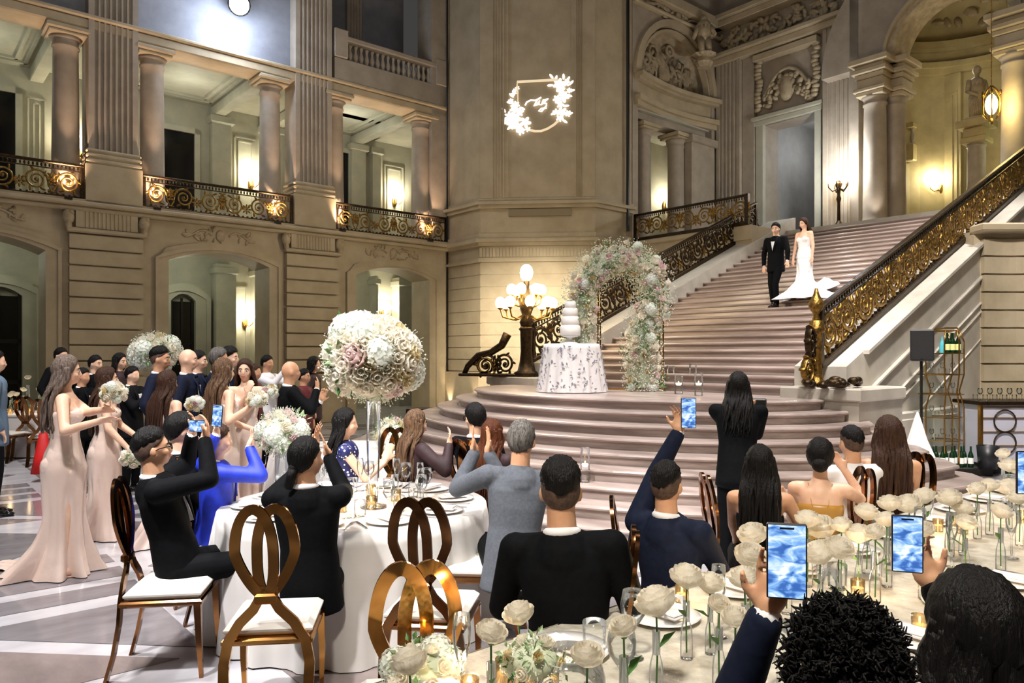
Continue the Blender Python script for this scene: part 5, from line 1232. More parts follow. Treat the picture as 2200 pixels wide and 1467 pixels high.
def haircap(hc, Rm, s, vol, hl=0, seed=1, nz=.004, low=None, name='hair', mt=None, parent=None):
    r0 = random.Random(seed); na, ne = 40, 12; v = []; f = []
    L = low or [(0, 34), (35, 30), (62, 14), (88, 2), (105, -22), (140, -38), (180, -42)]
    def lim(a):
        a = abs(a)
        for (a0, e0), (a1, e1) in zip(L, L[1:]):
            if a <= a1: return e0+(e1-e0)*(a-a0)/(a1-a0)
        return L[-1][1]
    for j in range(ne+1):
        for i in range(na):
            az = -180+360*i/na; el = 90+(lim(az)-90)*min(1, j/(ne-1)); e = math.radians(el); a = math.radians(az)
            th = vol*(1-(min(1, j/(ne-1)))**5*.75)*(1+.25*max(0, math.sin(e))) if j < ne else -.012
            k = nz*math.sin(az*.9+j*1.7+seed)*(j > 0)+r0.uniform(-nz, nz)*.6*(j > 0)
            rx, ry, rz_ = .078+th+k, .098+th+k, .108+th+k
            p = V(rx*math.cos(e)*math.sin(a), ry*math.cos(e)*math.cos(a)-.004, rz_*math.sin(e)+.012)
            v.append(hc+Rm @ (p*s))
    for j in range(ne):
        for i in range(na): k = (i+1) % na; f.append((j*na+i, j*na+k, (j+1)*na+k, (j+1)*na+i))
    mb = MB(); mb.add(v, f); return mb.build(name, mt, parent, smooth=True)
def person(label, loc, rz, pose='stand', H=1.7, fem=False, lean=0, side=0, twist=0, head=(0, 0), arms=(None, None), top='black', bot=None, hair='short', hc='black', skin='tan', vox=.012, face=False, group=None, curl=.35, z0=None, glasses=False, tie=None, legs=None, hn=(None, None), vol=.012, extra=None, hl=None, poles=(None, None), fade=False, hd=(None, None), skirt_c=None, shl=1.0):
    P = empty('person', loc, rz); tag(P, label, 'person', group)
    s = H/1.7; inv = Matrix.Rotation(-rz, 3, 'Z'); lv = Vector(loc)
    def loc_(p): return inv @ (Vector(p)-lv)
    w = s
    if pose == 'stand': pel = V(0, 0, .95*s)
    elif pose == 'crouch': pel = V(0, -.05, .8*s)
    else: pel = V(0, -.06, .57)
    la, sa = math.radians(lean), math.radians(side); up = V(math.sin(sa), math.sin(la)*math.cos(sa), math.cos(la)*math.cos(sa)); tw = math.radians(twist)
    rt = V(math.cos(tw), math.sin(tw), 0); rt = (rt-up*rt.dot(up)).normalized(); fw = up.cross(rt).normalized()
    sp = lambda t: pel+up*(t*s); bw_ = (.165 if fem else .19)*s
    sh = [sp(.455)-rt*bw_, sp(.455)+rt*bw_]; nk = sp(.52); hyaw, hp = math.radians(head[0]), math.radians(head[1])
    Rm = Matrix.Rotation(tw*.6+hyaw, 3, 'Z') @ Matrix.Rotation(hp, 3, 'X')
    HC = nk+(up*.55+V(0, 0, .45)).normalized()*.135*s+Rm @ V(0, .012*s, .02*s); hs = s*.98
    # ---- hands and arms ----
    AR = []
    for i in (0, 1):
        sg = -1 if i == 0 else 1; a = arms[i]
        if a is None: tg = pel+V(sg*.24*s, .05*s, -.02*s) if pose != 'sit' else V(sg*.13, .28, .64)
        elif a == 'clap': tg = sp(.34)+fw*.34*s+rt*sg*.035*s
        elif a == 'none': AR.append(None); continue
        elif len(a) == 4: tg = loc_(at(a[1], a[2], a[3]))
        else: tg = sp(0)+rt*a[0]*s+fw*a[1]*s+V(0, 0, a[2]*s)
        el, wr = ik(sh[i], tg, .285*s, .25*s, Vector(poles[i]) if poles[i] else V(sg*.55, -.25, -1)); AR.append((el, wr))
    # ---- body: one continuous surface ----
    B = MB(); hm = Matrix.Translation(HC) @ Rm.to_4x4() @ Matrix.Scale(hs, 4)
    B.ell((0, -.004, .012), (.076, .096, .106), 20, 14, m=hm); B.ell((0, .02, -.045), (.057, .066, .066), 16, 10, m=hm); B.ell((0, .052, -.078), (.03, .03, .026), 10, 8, m=hm)
    B.ell((0, .092, -.018), (.0125, .017, .026), 8, 6, m=hm); B.ell((0, .098, -.032), (.017, .015, .012), 8, 6, m=hm)
    B.ell((0, .078, -.062), (.026, .02, .014), 8, 6, m=hm); B.ell((0, .074, .022), (.055, .018, .014), 10, 6, m=hm)
    for sg in (-1, 1): B.ell((sg*.078, -.004, -.01), (.011, .019, .031), 8, 6, m=hm); B.ell((sg*.04, .062, -.03), (.026, .024, .022), 8, 6, m=hm)
    nr = (.046 if fem else .056)*s; B.cap(nk-up*.03*s, HC+Rm @ V(0, -.02*s, -.05*s), nr*1.1, nr, 14)
    bare = fem and top in ('satin', 'satin2', 'bride', 'straps')
    tr = 1.0 if bare else .8
    B.cap(sh[0]+rt*.02*s, sh[1]-rt*.02*s, .052*s*tr, .052*s*tr, 12); B.cap(sp(.5), sp(.42), .06*s, .1*s*tr, 14)
    def loft(mb, rows, n=24):
        v = []; f = []
        rows = [(rows[0][0]-.03, rows[0][1]*.5, rows[0][2]*.5)]+rows+[(rows[-1][0]+.03, rows[-1][1]*.5, rows[-1][2]*.5)] if rows[0][0] < rows[-1][0] else rows
        for t, a, b in rows:
            for i in range(n):
                q = 2*PI*i/n; c_, s_ = math.cos(q), math.sin(q); v.append(sp(t)+rt*(a*s*math.copysign(abs(c_)**.85, c_))+fw*(b*s*math.copysign(abs(s_)**.9, s_)))
        for j in range(len(rows)-1):
            for i in range(n): k = (i+1) % n; f.append((j*n+i, j*n+k, (j+1)*n+k, (j+1)*n+i))
        f.append(tuple(range(n-1, -1, -1))); f.append(tuple(range((len(rows)-1)*n, len(rows)*n))); mb.add(v, f)
    loft(B, [(-.02, .15*tr, .11*tr), (.06, .14*tr, .105*tr), (.16, .115*tr, .09*tr), (.28, .135*tr, .1*tr), (.38, .145*tr, .1*tr), (.46, .12*tr, .075*tr)])
    if fem and bare:
        for sg in (-1, 1): B.ell(sp(.33)+rt*sg*.07*s+fw*.07*s, .062*s, 12, 8)
        for sg in (-1, 1): B.ell(sp(.4)-fw*.05*s+rt*sg*.075*s, (.055*s, .04*s, .08*s), 10, 8)
    for i in (0, 1):
        if AR[i] is None: continue
        sg = -1 if i == 0 else 1; el, wr = AR[i]; q = .044 if fem else .05
        if bare: q = .047
        B.cap(sh[i], el, q*s, q*.8*s, 12); B.cap(el, wr, q*.82*s, .027*s, 12)
        d = (wr-el).normalized(); d = Vector(hd[i]).normalized() if hd[i] else d; n = Vector(hn[i]) if hn[i] else (V(sg, 0, 0) if arms[i] == 'clap' else V(0, .6, .5))
        if arms[i] == 'clap': d = (V(0, .35, 1)-rt*sg*.15).normalized() if not hd[i] else d
        hand(B, wr, d, n, -1*sg if arms[i] != 'clap' else sg, curl if arms[i] != 'clap' else .05, s*.98, fr=max(.0082, vox*.82))
    kn, an = [], []
    for i in (0, 1):
        sg = -1 if i == 0 else 1
        if legs: k_, a_ = V(*legs[i][0])*s, V(*legs[i][1])*s
        elif pose == 'sit': k_, a_ = V(sg*.11, .39, .545), V(sg*.12, .38, .09)
        elif pose == 'crouch': k_, a_ = V(sg*.12, .12, .47), V(sg*.12, .0, .09)
        else: k_, a_ = V(sg*.1*s, .02*s, .5*s), V(sg*.1*s, -.01*s, .09*s)
        kn.append(k_); an.append(a_); hp_ = pel+V(sg*.085*s, 0, -.04*s)
        B.cap(hp_, k_, .075*s*tr, .05*s*tr, 12); B.cap(k_, a_, .05*s*tr, .036*s*tr, 12)
        B.cap(a_+V(0, -.01, -.03*s), a_+V(0, .12*s, -.055*s), .034*s, .026*s, 10)
    remesh(B, 'body', SKIN[skin], P, vox, 3, .45)
    hq = vox*1.25
    # ---- clothes ----
    RM = Matrix((rt, fw, up)).transposed()
    def torso(mb, g, hem=.0, w0=1.0):
        m_ = 0 if fem else 1
        loft(mb, [(-.1-hem, (.178 if not m_ else .185)*g, .14*g), (0, .17*g, .135*g), (.08, (.15 if not m_ else .168)*g, .128*g), (.17, (.132 if not m_ else .16)*g, .118*g), (.28, (.145 if not m_ else .175)*g, .125*g), (.38, (.155 if not m_ else .19)*g, .12*g), (.45, (.15 if not m_ else .175)*g, .095*g), (.49, .09*g, .075*g)])
        mb.cap(sh[0], sh[1], .064*s*g, .064*s*g, 14); mb.cap(sp(.5), sp(.42), .062*s*g, .13*s*g, 14)
    def sleeves(mb, g, to=1.0):
        for i in (0, 1):
            if AR[i] is None: continue
            el, wr = AR[i]; mb.cap(sh[i], el, .068*s*g, .055*s*g, 14)
            if to > .3: e2 = el.lerp(wr, to); mb.cap(el, e2, .055*s*g, .042*s*g, 14)
    def trousers(mt, g=1.0):
        mb = MB(); mb.ell(pel+V(0, 0, -.02), (.165*s*g, .135*s*g, .12*s), 16, 10)
        for i in (0, 1):
            sg = -1 if i == 0 else 1; mb.cap(pel+V(sg*.085*s, 0, -.05*s), kn[i], .094*s*g, .068*s*g, 14); mb.cap(kn[i], an[i]+V(0, -.01, .0), .068*s*g, .055*s*g, 14)
        return remesh(mb, 'trousers', mt, P, hq, 3)
    def shoes(mt):
        for i in (0, 1):
            a_ = an[i]; mb = MB(); mb.cap(a_+V(0, -.03*s, -.045*s), a_+V(0, .1*s, -.055*s), .042*s, .036*s, 12); mb.ell(a_+V(0, .14*s, -.062*s), (.038*s, .05*s, .024*s), 12, 8); mb.box(a_.x-.035*s, a_.x+.035*s, a_.y-.07*s, a_.y+.18*s, a_.z-.09*s, a_.z-.07*s, ch=.006); mb.build('shoe', mt, P, smooth=True)
    if top in ('black', 'navy', 'blue', 'charcoal', 'burg', 'wine', 'grey', 'dots', 'white', 'denim') :
        J = MB(); torso(J, 1.0 if top != 'grey' else .98, .1)
        if top in ('black', 'navy', 'blue', 'charcoal') and not fem: 
            for sg in (-1, 1): J.ell(sh[0 if sg < 0 else 1]-rt*sg*.005, (.07*s, .07*s, .066*s), 12, 8)
        if top != 'dots': sleeves(J, 1.0, .94)
        else: pass
        nm = {'grey': 'sweater', 'dots': 'dress', 'white': 'shirt', 'wine': 'top', 'burg': 'top', 'denim': 'jacket'}.get(top, 'jacket')
        remesh(J, nm, CL[top], P, hq, 4)
        if top in ('black', 'navy', 'blue', 'charcoal') and not fem:
            mb = MB(); pts = [nk+up*.012*s-up*(.035*s*(1+math.cos(a))*.5)+(rt*math.sin(a)+fw*math.cos(a)*1.0)*.064*s for a in [2*PI*i/20 for i in range(20)]]
            mb.tube(pts, .014*s, 6, closed=True, flat=1.4, up=tuple(up)); mb.build('shirt_collar', CL['white'], P, smooth=True)
            mb = MB(); c = sp(.36)+fw*.118*s; 
            v = [sp(.50)+fw*.075*s-rt*.045*s, sp(.50)+fw*.075*s+rt*.045*s, sp(.40)+fw*.128*s+rt*.05*s, sp(.20)+fw*.142*s, sp(.40)+fw*.128*s-rt*.05*s]
            v2 = [p-fw*.03*s for p in v]; mb.add(v+v2, [(0, 4, 3, 2, 1), (5, 6, 7, 8, 9)]+[(i, (i+1) % 5, 5+(i+1) % 5, 5+i) for i in range(5)]); mb.build('shirt_front', CL['white'], P)
            for sg in (-1, 1):
                mb = MB(); mb.tube([sp(.5)+fw*.07*s+rt*sg*.055*s, sp(.4)+fw*.135*s+rt*sg*.068*s, sp(.3)+fw*.145*s+rt*sg*.04*s, sp(.2)+fw*.148*s+rt*sg*.006*s], [.02*s, .028*s, .022*s, .008*s], 6, flat=.35, up=tuple(fw)); mb.build('lapel', CL[top], P, smooth=True)
            if tie == 'bow':
                mb = MB(); c = sp(.495)+fw*.095*s
                for sg in (-1, 1): mb.ell(c+rt*sg*.028*s, (.028*s, .01*s, .018*s), 8, 6, rot=RM)
                mb.ell(c, .011*s, 8, 6); mb.build('bow_tie', CL['black'], P, smooth=True)
            elif tie: mb = MB(); mb.tube([sp(.49)+fw*.09*s, sp(.4)+fw*.145*s, sp(.25)+fw*.158*s], [.012*s, .02*s, .024*s], 4, flat=.3, up=tuple(fw)); mb.build('tie', CL['black'], P)
            for i in (0, 1):
                if AR[i] is None: continue
                el, wr = AR[i]; MB().cap(el.lerp(wr, .93), el.lerp(wr, .985), .037*s, .034*s, 12).build('shirt_cuff', CL['white'], P, smooth=True)
    elif bare or top == 'straps':
        J = MB()
        loft(J, [(-.08, .172, .145), (0, .165, .135), (.08, .145, .115), (.16, .125, .1), (.25, .142, .108), (.335, .155, .115), (.36, .15, .108)])
        for sg in (-1, 1): J.ell(sp(.325)+rt*sg*.07*s+fw*.075*s, .066*s, 12, 8); 
        if pose == 'stand':
            for sg in (-1, 1): J.ell(sp(-.07)+rt*sg*.06*s-fw*.07*s, .1*s, 12, 8)
        mt = CL[top if top in CL and CL[top] else 'gold'] if top != 'straps' else CL[skirt_c or 'charcoal']
        remesh(J, 'bodice', mt, P, hq, 4)
        if top in ('satin', 'straps'):
            for sg in (-1, 1):
                mb = MB(); mb.tube([sp(.36)+rt*sg*.09*s+fw*.1*s, sp(.49)+rt*sg*.085*s+fw*.03*s, sp(.5)+rt*sg*.075*s-fw*.04*s, sp(.36)+rt*sg*.05*s-fw*.105*s, sp(.26)+rt*sg*.02*s-fw*.105*s], .0035*s, 5); mb.build('strap', mt, P)
    if bot in ('gown', 'bridal'):
        prof = [(.0, .128, .1), (.1, .165, .14), (.2, .185, .165), (.35, .172, .155), (.55, .158, .145), (.75, .165, .16), (.9, .185, .19), (1, .205, .22)]
        if bot == 'bridal': prof = [(.0, .12, .1), (.12, .16, .14), (.25, .175, .16), (.45, .155, .145), (.62, .17, .17), (.8, .28, .3), (.93, .42, .44), (1, .52, .52)]
        n = 96; rows = 26; v = []; f = []; zt = (pel.z+.1*s)
        mt = CL['bride'] if bot == 'bridal' else CL[top]
        q = random.Random(len(label)); ph = [q.uniform(0, 6) for _ in range(4)]
        def pr(t):
            for (a0, x0, y0), (a1, x1, y1) in zip(prof, prof[1:]):
                if t <= a1: k = (t-a0)/(a1-a0); k = k*k*(3-2*k)*.5+k*.5; return x0+(x1-x0)*k, y0+(y1-y0)*k
            return prof[-1][1:]
        for j in range(rows+1):
            t = j/rows; rx, ry = pr(t); z = zt*(1-t)+.012
            for i in range(n):
                a = 2*PI*i/n; k = 1+(.012*math.sin(5*a+ph[2]+t*9)+.008*math.sin(9*a-ph[3]-t*14))*(t > .02)+max(0, t-.25)*.24*(math.sin(7*a+ph[0]+t)+.6*math.sin(12*a+ph[1]))*(.5+t); back = max(0, -math.sin(a))
                dy = -(max(0, t-.55)/.45)**2*(.2 if bot == 'gown' else .6)*back
                v.append((rx*s*k*math.cos(a), ry*s*k*math.sin(a)+dy*s-.01, z+(.0 if bot == 'gown' else 0)))
        for j in range(rows):
            for i in range(n): k = (i+1) % n; f.append((j*n+i, (j+1)*n+i, (j+1)*n+k, j*n+k))
        mb = MB(); mb.add(v, f); mb.build('skirt', mt, P, smooth=True)
        if bot == 'gown': shoes(mat('nude_shoe', 'c79f88', .4))
    elif pose == 'sit' and fem and bot == 'dress':
        mb = MB(); mb.ell(pel, (.17*s, .15*s, .12*s), 14, 8); mb.cap(pel+V(-.08, .05, -.02), kn[0], .1, .08); mb.cap(pel+V(.08, .05, -.02), kn[1], .1, .08); mb.cap(kn[0], an[0]+V(.03, 0, .25), .08, .07); mb.cap(kn[1], an[1]+V(-.03, 0, .25), .08, .07); remesh(mb, 'skirt', CL[skirt_c or top], P, hq, 4); shoes(CL['black'])
    else:
        trousers(CL[bot] if bot in CL else CL['black']); shoes(mat('black_leather', '0c0c0e', .2))
    # ---- hair ----
    HMt = HAIR[hc]
    if hair != 'bald':
        if fade: haircap(HC, Rm, hs, .0035, name='cropped_sides', mt=HAIR['fade'], parent=P, nz=.0005)
        low = None
        if fade: low = [(0, 38), (35, 34), (62, 26), (90, 22), (130, 10), (180, -6)]
        elif hair in ('long', 'bun'): low = [(0, 38), (25, 34), (50, 12), (70, -20), (95, -38), (140, -50), (180, -55)]
        haircap(HC, Rm, hs, vol if hair == 'short' else .016, mt=HMt, parent=P, low=hl or low, seed=len(label), nz=.003 if hair != 'short' else .004)
        if hair == 'curly':
            mb = MB(); q = random.Random(3)
            for i in range(1500):
                d = V(q.gauss(0, 1), q.gauss(0, 1), q.gauss(0, 1)).normalized()
                if d.z < -.3 or (d.y > .45 and d.z < .5): continue
                p0 = HC+Rm @ V(d.x*.096*hs, d.y*.11*hs-.01, d.z*.116*hs+.012); e1 = d.orthogonal().normalized(); e2 = d.cross(e1); a0 = q.uniform(0, 6); L_ = q.uniform(.018, .04); rr2 = q.uniform(.004, .008)
                mb.tube([p0+d*(L_*k/5)+(e1*math.cos(a0+k*1.5)+e2*math.sin(a0+k*1.5))*rr2 for k in range(6)], [.0035, .0035, .0033, .003, .0025, .0012], 4)
            mb.build('curls', HMt, P, smooth=True)
        if hair == 'long':
            mb = MB(); q = random.Random(len(label)+2); L = .42*shl
            for i in range(62):
                u = q.uniform(-1, 1); ang = u*1.75; st_ = HC+Rm @ V(.082*math.sin(ang)*hs, -.092*math.cos(ang)*hs*(1 if abs(ang) < 1.57 else .7), q.uniform(-.02, .06)*hs)
                m1 = HC+Rm @ V(.1*math.sin(ang)*hs, -.1*math.cos(ang)*hs, -.07*hs)
                t = .455-L*q.uniform(.75, 1.05); lat = math.sin(ang)*.115*s
                bk = -(.128 if abs(ang) < 1.1 else .07)*s*q.uniform(.95, 1.15)
                m2 = sp(.46)+rt*lat*.95+fw*(bk*.85-.012); en = sp(t)+rt*lat*1.0+fw*bk; pts = []
                cps = [st_, m1, m2, en]; wv = q.uniform(0, 6)
                for k in range(15):
                    x = k/14*3; ii = min(int(x), 2); y_ = x-ii; p0 = cps[max(ii-1, 0)]; p1 = cps[ii]; p2 = cps[ii+1]; p3_ = cps[min(ii+2, 3)]
                    p = .5*((2*p1)+(-p0+p2)*y_+(2*p0-5*p1+4*p2-p3_)*y_*y_+(-p0+3*p1-3*p2+p3_)*y_**3)
                    am = .012*s*(k/14)*1.3; pts.append(p+rt*math.sin(k*.9+wv)*am+fw*math.cos(k*.9+wv)*am*.6)
                r_ = q.uniform(.012, .019)*s; mb.tube(pts, [r_*(1 if k < 10 else 1-(k-9)*.16) for k in range(15)], 6)
            mb.build('long_hair', HMt, P, smooth=True)
        if hair == 'bun' : MB().ell(HC+Rm @ V(0, -.11*hs, -.045*hs), (.055*hs, .045*hs, .05*hs), 14, 10).build('hair_bun', HMt, P, smooth=True)
        if hair == 'pony': MB().cap(HC+Rm @ V(0, -.1*hs, -.03*hs), HC+Rm @ V(-.01, -.135*hs, -.12*hs), .03*hs, .026*hs).build('ponytail', HMt, P, smooth=True)
    if face:
        for sg in (-1, 1):
            mb = MB(); mb.ell((sg*.031, .081, .0), (.0145, .008, .0075), 10, 6, m=hm); ey = mb.build('eye', EYEW, P, smooth=True)
            mb = MB(); mb.ell((sg*.031, .0865, .0), (.0065, .004, .0065), 8, 6, m=hm); mb.build('iris', EYED, ey, smooth=True)
            mb = MB(); mb.tube([hm @ V(sg*.014, .093, .02), hm @ V(sg*.032, .0905, .026), hm @ V(sg*.05, .079, .02)], .0035*hs, 5); mb.build('eyebrow', BROW, P, smooth=True)
        mb = MB(); mb.ell((0, .0955, -.062), (.022, .006, .0065), 10, 6, m=hm); mb.build('lips', LIP, P, smooth=True)
    if glasses:
        mb = MB()
        for sg in (-1, 1):
            mb.tube([hm @ V(sg*.034+.024*math.cos(a), .102, .0+.018*math.sin(a)) for a in [2*PI*i/14 for i in range(14)]], .0028*hs, 5, closed=True)
            mb.tube([hm @ V(sg*.058, .1, .004), hm @ V(sg*.08, .03, .006), hm @ V(sg*.084, -.01, -.004)], .0028*hs, 5)
        mb.tube([hm @ V(-.01, .104, .004), hm @ V(.01, .104, .004)], .0025*hs, 5); mb.build('glasses', CL['black'], P)
    P['_'] = 0; del P['_']
    return P, AR, HC
def toward(x, y, tx, ty, off=0): return math.atan2(-(tx-x), ty-y)+math.radians(off)
CPL = (4.9, 13.8)
def pat(px, Y): return ((px-1100)/1600*Y, Y, 0)
SCRN = bpy.data.materials.new('phone_screen'); SCRN.use_nodes = True
_nt = SCRN.node_tree; _b = _nt.nodes['Principled BSDF']; _tc = _nt.nodes.new('ShaderNodeTexCoord'); _w = _nt.nodes.new('ShaderNodeTexNoise'); _w.inputs['Scale'].default_value = 26; _w.inputs['Distortion'].default_value = .9; _w.inputs['Detail'].default_value = 6
_mp = _nt.nodes.new('ShaderNodeMapping'); _mp.inputs['Scale'].default_value = (.8, 1, 1.7); _r = _nt.nodes.new('ShaderNodeValToRGB')
for p, c in ((.0, '101c3c'), (.38, '3a66b0'), (.5, '86b4ea'), (.6, 'dfeaf8')):
    e = _r.color_ramp.elements.new(p); e.color = srgb(c)
_r.color_ramp.elements[-1].color = srgb('f4f6fa'); _r.color_ramp.elements[-1].position = .8
_nt.links.new(_tc.outputs['Object'], _mp.inputs[0]); _nt.links.new(_mp.outputs[0], _w.inputs[0]); _nt.links.new(_w.outputs[0], _r.inputs[0]); _nt.links.new(_r.outputs[0], _b.inputs['Emission Color']); _b.inputs['Emission Strength'].default_value = .95; _b.inputs['Base Color'].default_value = (0, 0, 0, 1)
def phone(label, loc, h=.15, w=.073, tilt=(0, 0, 0), land=False, grp=None):
    t = empty('smartphone', loc); t.rotation_euler = tilt; tag(t, label, 'phone', grp)
    if land: h, w = w, h
    MB().box(-w/2, w/2, -.004, .004, -h/2, h/2, ch=.003).build('phone_body', mat('phone_case', '1b1d24', .3), t)
    MB().box(-w/2+.003, w/2-.003, -.0052, -.004, -h/2+.004, h/2-.004).build('screen', SCRN, t)
    MB().box(-.014, .014, -.0058, -.005, h/2-.012, h/2-.008).build('camera_notch', mat('phone_case', '1b1d24', .3), t)
    return t
def bouquet(label, loc, r, seed): return ball('bouquet', label, loc, r, seed, 16, 4, .05, .95, gn=150, cat='bouquet', rs=.3)
import time as _time
_t0 = _time.time()
FP = {}
# ---- the couple on the stairs ----
def stp(px, U):
    a = (px-1100)/1600.; Y = U/(CU*a+SU); i = int((U-U0)/TR); return ((px-1100)/1600*Y, Y, ZL+RI*(i+1))
g = stp(1667, 13.2); rzg = math.atan2(CU, -SU)+PI*0
rd = math.atan2(-(-.62), -.78)
person('groom in a black tuxedo and bow tie walking down the stairs hand in hand', g, rd-.15, H=1.6, arms=((-.34, .18, -.02), (.25, .03, -.06)), top='black', bot='black', hair='short', hc='black', skin='light', vox=.0115, face=True, tie='bow', legs=(((-.07, .16, .5), (-.07, .12, .09)), ((.09, .02, .5), (.09, -.06, .09))), vol=.02, head=(10, -5))
for p in ((.0, 0),):
    bo = ball('boutonniere', 'white boutonniere on the groom lapel', Vector(g)+Vector((.13, -.15, 1.22)), .03, 77, 4, 1, 0, 1, gn=10, cat='flower')
b = stp(1728, 13.25)
person('bride in a white strapless mermaid gown on the stairs with a long train', (b[0], b[1], b[2]-.0), rd-.35, H=1.5, fem=True, arms=((.3, .0, -.05), (-.02, -.0, 0)) if False else ((-.23, .05, -.08), (.27, .02, -.1)), top='bride', bot='bridal', hair='long', hc='brown', skin='light', vox=.0115, face=True, head=(-5, -12), shl=.75)
tr_ = empty('bridal_train', (b[0], b[1], b[2]), 0); tag(tr_, 'white lace train of the gown trailing up the steps to the right', 'dress')
v = []; f = []
for i in range(19):
    for j in range(9):
        q = i/18; w = (j/8-.5); x = .1+.62*q; y = .04+.42*q+w*(.55+.35*q)*.8; ux = Vector(b)+Vector((x, y, 0)); U_ = ux.x*CU+ux.y*SU
        zz = ZL+RI+max(0, (U_-U0)/TR)*RI-b[2]+.04+.012*math.sin(j*1.6+i*.3)+max(0, .32*(1-q*1.5)**2 if q < .66 else 0)*(1-abs(w)*1.6); v.append((x, y, zz))
for i in range(18):
    for j in range(8): a = i*9+j; f.append((a, a+9, a+10, a+1))
mb = MB(); mb.add(v, f); mb.build('train', CL['bride'], tr_, smooth=True)
MB().ell((0, 0, 0), (.05, .015, .02), 10, 6).build('hair_comb', SIL, None, Vector(b)+Vector((.0, -.03, 1.47))); bpy.data.objects['hair_comb']['label'] = 'silver hair comb on the bride'; bpy.data.objects['hair_comb']['category'] = 'jewellery'
# ---- bridesmaids ----
def bm(label, px, Y, H, off=0, **k):
    x, y, _ = pat(px, Y); return person(label, (x, y, 0), toward(x, y, *CPL, off), H=H, fem=True, **k)
bm('bridesmaid in champagne satin with ash brown hair, leftmost and nearest, holding a bouquet', 140, 6.1, 1.74, -18, top='satin', bot='gown', hair='long', hc='ash', skin='light', arms=(('w', 228, 880, 6.0), ('w', 212, 905, 5.85)), vox=.0108, face=True, head=(4, 0), shl=.62)
mb = MB(); v = []; f = []
for i in range(22):
    for j in range(9): q = i/21; v.append((-.95*q, .12*math.sin(q*4)+(j/8-.5)*(.42-.2*q), .008+.035*(1-q*.6)*abs(math.sin(j*1.7+i*.8))+.1*max(0, .3-q)))
for i in range(21):
    for j in range(8): a = i*9+j; f.append((a, a+9, a+10, a+1))
mb.add(v, f); o = mb.build('gown_train', CL['satin'], None, (pat(118, 6.2)[0], 6.2, 0), smooth=True); tag(o, 'champagne satin train pooled on the marble behind the leftmost bridesmaid', 'dress')
bouquet('round white rose bouquet held out by the leftmost bridesmaid', at(245, 845, 5.98), .1, 41)
bm('bridesmaid in champagne satin with wavy dark brown hair, second from the left', 228, 7.3, 1.63, -12, top='satin', bot='gown', hair='long', hc='brown', skin='light', arms=((-.1, .3, .05), ('w', 272, 960, 7.1)), vox=.0108, face=True, head=(5, 5), shl=.8)
bouquet('white bouquet hanging low in the hand of the second bridesmaid', at(282, 985, 7.0), .1, 42)
bm('bridesmaid in a strapless ivory satin dress with loose dark waves, seen from behind', 358, 7.15, 1.60, 22, top='satin2', bot='gown', hair='long', hc='brown', skin='light', arms=((-.08, .28, .12), ('w', 418, 905, 6.9)), vox=.0108, shl=.9)
bouquet('cream bouquet held beside the strapless bridesmaid', at(418, 868, 6.9), .085, 43)
bm('bridesmaid with long balayage hair and bare back holding a bouquet to the right', 478, 7.3, 1.71, 5, top='satin', bot='gown', hair='long', hc='bal', skin='light', arms=((-.05, .3, .1), ('w', 540, 872, 7.1)), vox=.0108, shl=.95)
bouquet('white bouquet held up in front of the balayage haired bridesmaid', at(552, 858, 7.05), .095, 44)
x, y, _ = pat(527, 8.2); person('woman facing the camera with a hand over her mouth, dark wavy hair', (x, y, 0), PI+.15, H=1.7, fem=True, top='satin', bot='gown', hair='long', hc='brown', skin='light', arms=((.1, .3, .1), ('w', 531, 848, 8.0)), hd=(None, (-.3, .1, 1)), vox=.0125, face=True, shl=.8)
bouquet('white orchid bouquet just right of the woman covering her mouth', at(580, 842, 7.8), .085, 45)
# ---- groomsmen and standing guests ----
def gm(label, px, Y, H, off=0, **k):
    x, y, _ = pat(px, Y); k.setdefault('top', 'navy'); k.setdefault('bot', 'black'); return person(label, (x, y, 0), toward(x, y, *CPL, off), H=H, vox=k.pop('vox', .015), **k)
gm('groomsman with a dark undercut in a navy tuxedo, left of the bald one', 342, 8.6, 1.83, -22, hair='short', hc='black', fade=True, vol=.024, tie='bow', face=True, skin='tan')
gm('bald groomsman in a navy tuxedo and bow tie', 402, 8.5, 1.82, -22, hair='bald', tie='bow', face=True, skin='light')
gm('man with open mouth half hidden behind the bald groomsman', 424, 9.3, 1.80, -20, hair='short', tie='bow', face=True, skin='light')
gm('man with grey streaked short hair seen from behind among the groomsmen', 468, 8.9, 1.83, -8, hair='short', hc='grey', vol=.014)
gm('young man with thick black hair in profile behind the balayage haired bridesmaid', 492, 9.4, 1.84, -30, hair='short', vol=.022, face=True, skin='light')
gm('bald older man in a black suit clapping, right of the bridesmaids', 622, 8.0, 1.69, -10, top='black', hair='bald', arms=('clap', ('w', 680, 838, 7.9)), skin='tan', vox=.0115)
gm('man in a dark vest and white sleeves raising both arms to take a photo', 573, 11.8, 1.74, -30, top='white', arms=((-.06, .36, .56), (.1, .38, .56)), skin='tan')
gm('woman with long black hair standing far back near the flower ball', 673, 12.0, 1.72, -10, fem=True, top='wine', hair='long', skin='light')
gm('guest with flushed face behind the clapping bald man', 652, 10.8, 1.55, -30, top='burg', hair='short', skin='tan', face=True)
gm('guest with short dark hair standing far behind the leftmost bridesmaid', 130, 12.2, 1.86, -20, top='charcoal', skin='light')
gm('guest in black with a dark face mask between the two left bridesmaids', 204, 11.0, 1.74, -25, top='black', skin='light', face=True)
gm('woman with long black hair in dark clothes behind the second bridesmaid', 256, 11.3, 1.77, -25, fem=True, top='wine', hair='long', skin='light', face=True)
gm('seated guest raising hands beside the far flower ball', 283, 9.9, 1.6, -30, top='charcoal', arms=((-.05, .3, .4), (.08, .32, .4)), skin='light')
gm('guest in dark clothes standing just behind the first bridesmaid', 176, 9.8, 1.58, -25, top='black', skin='tan')
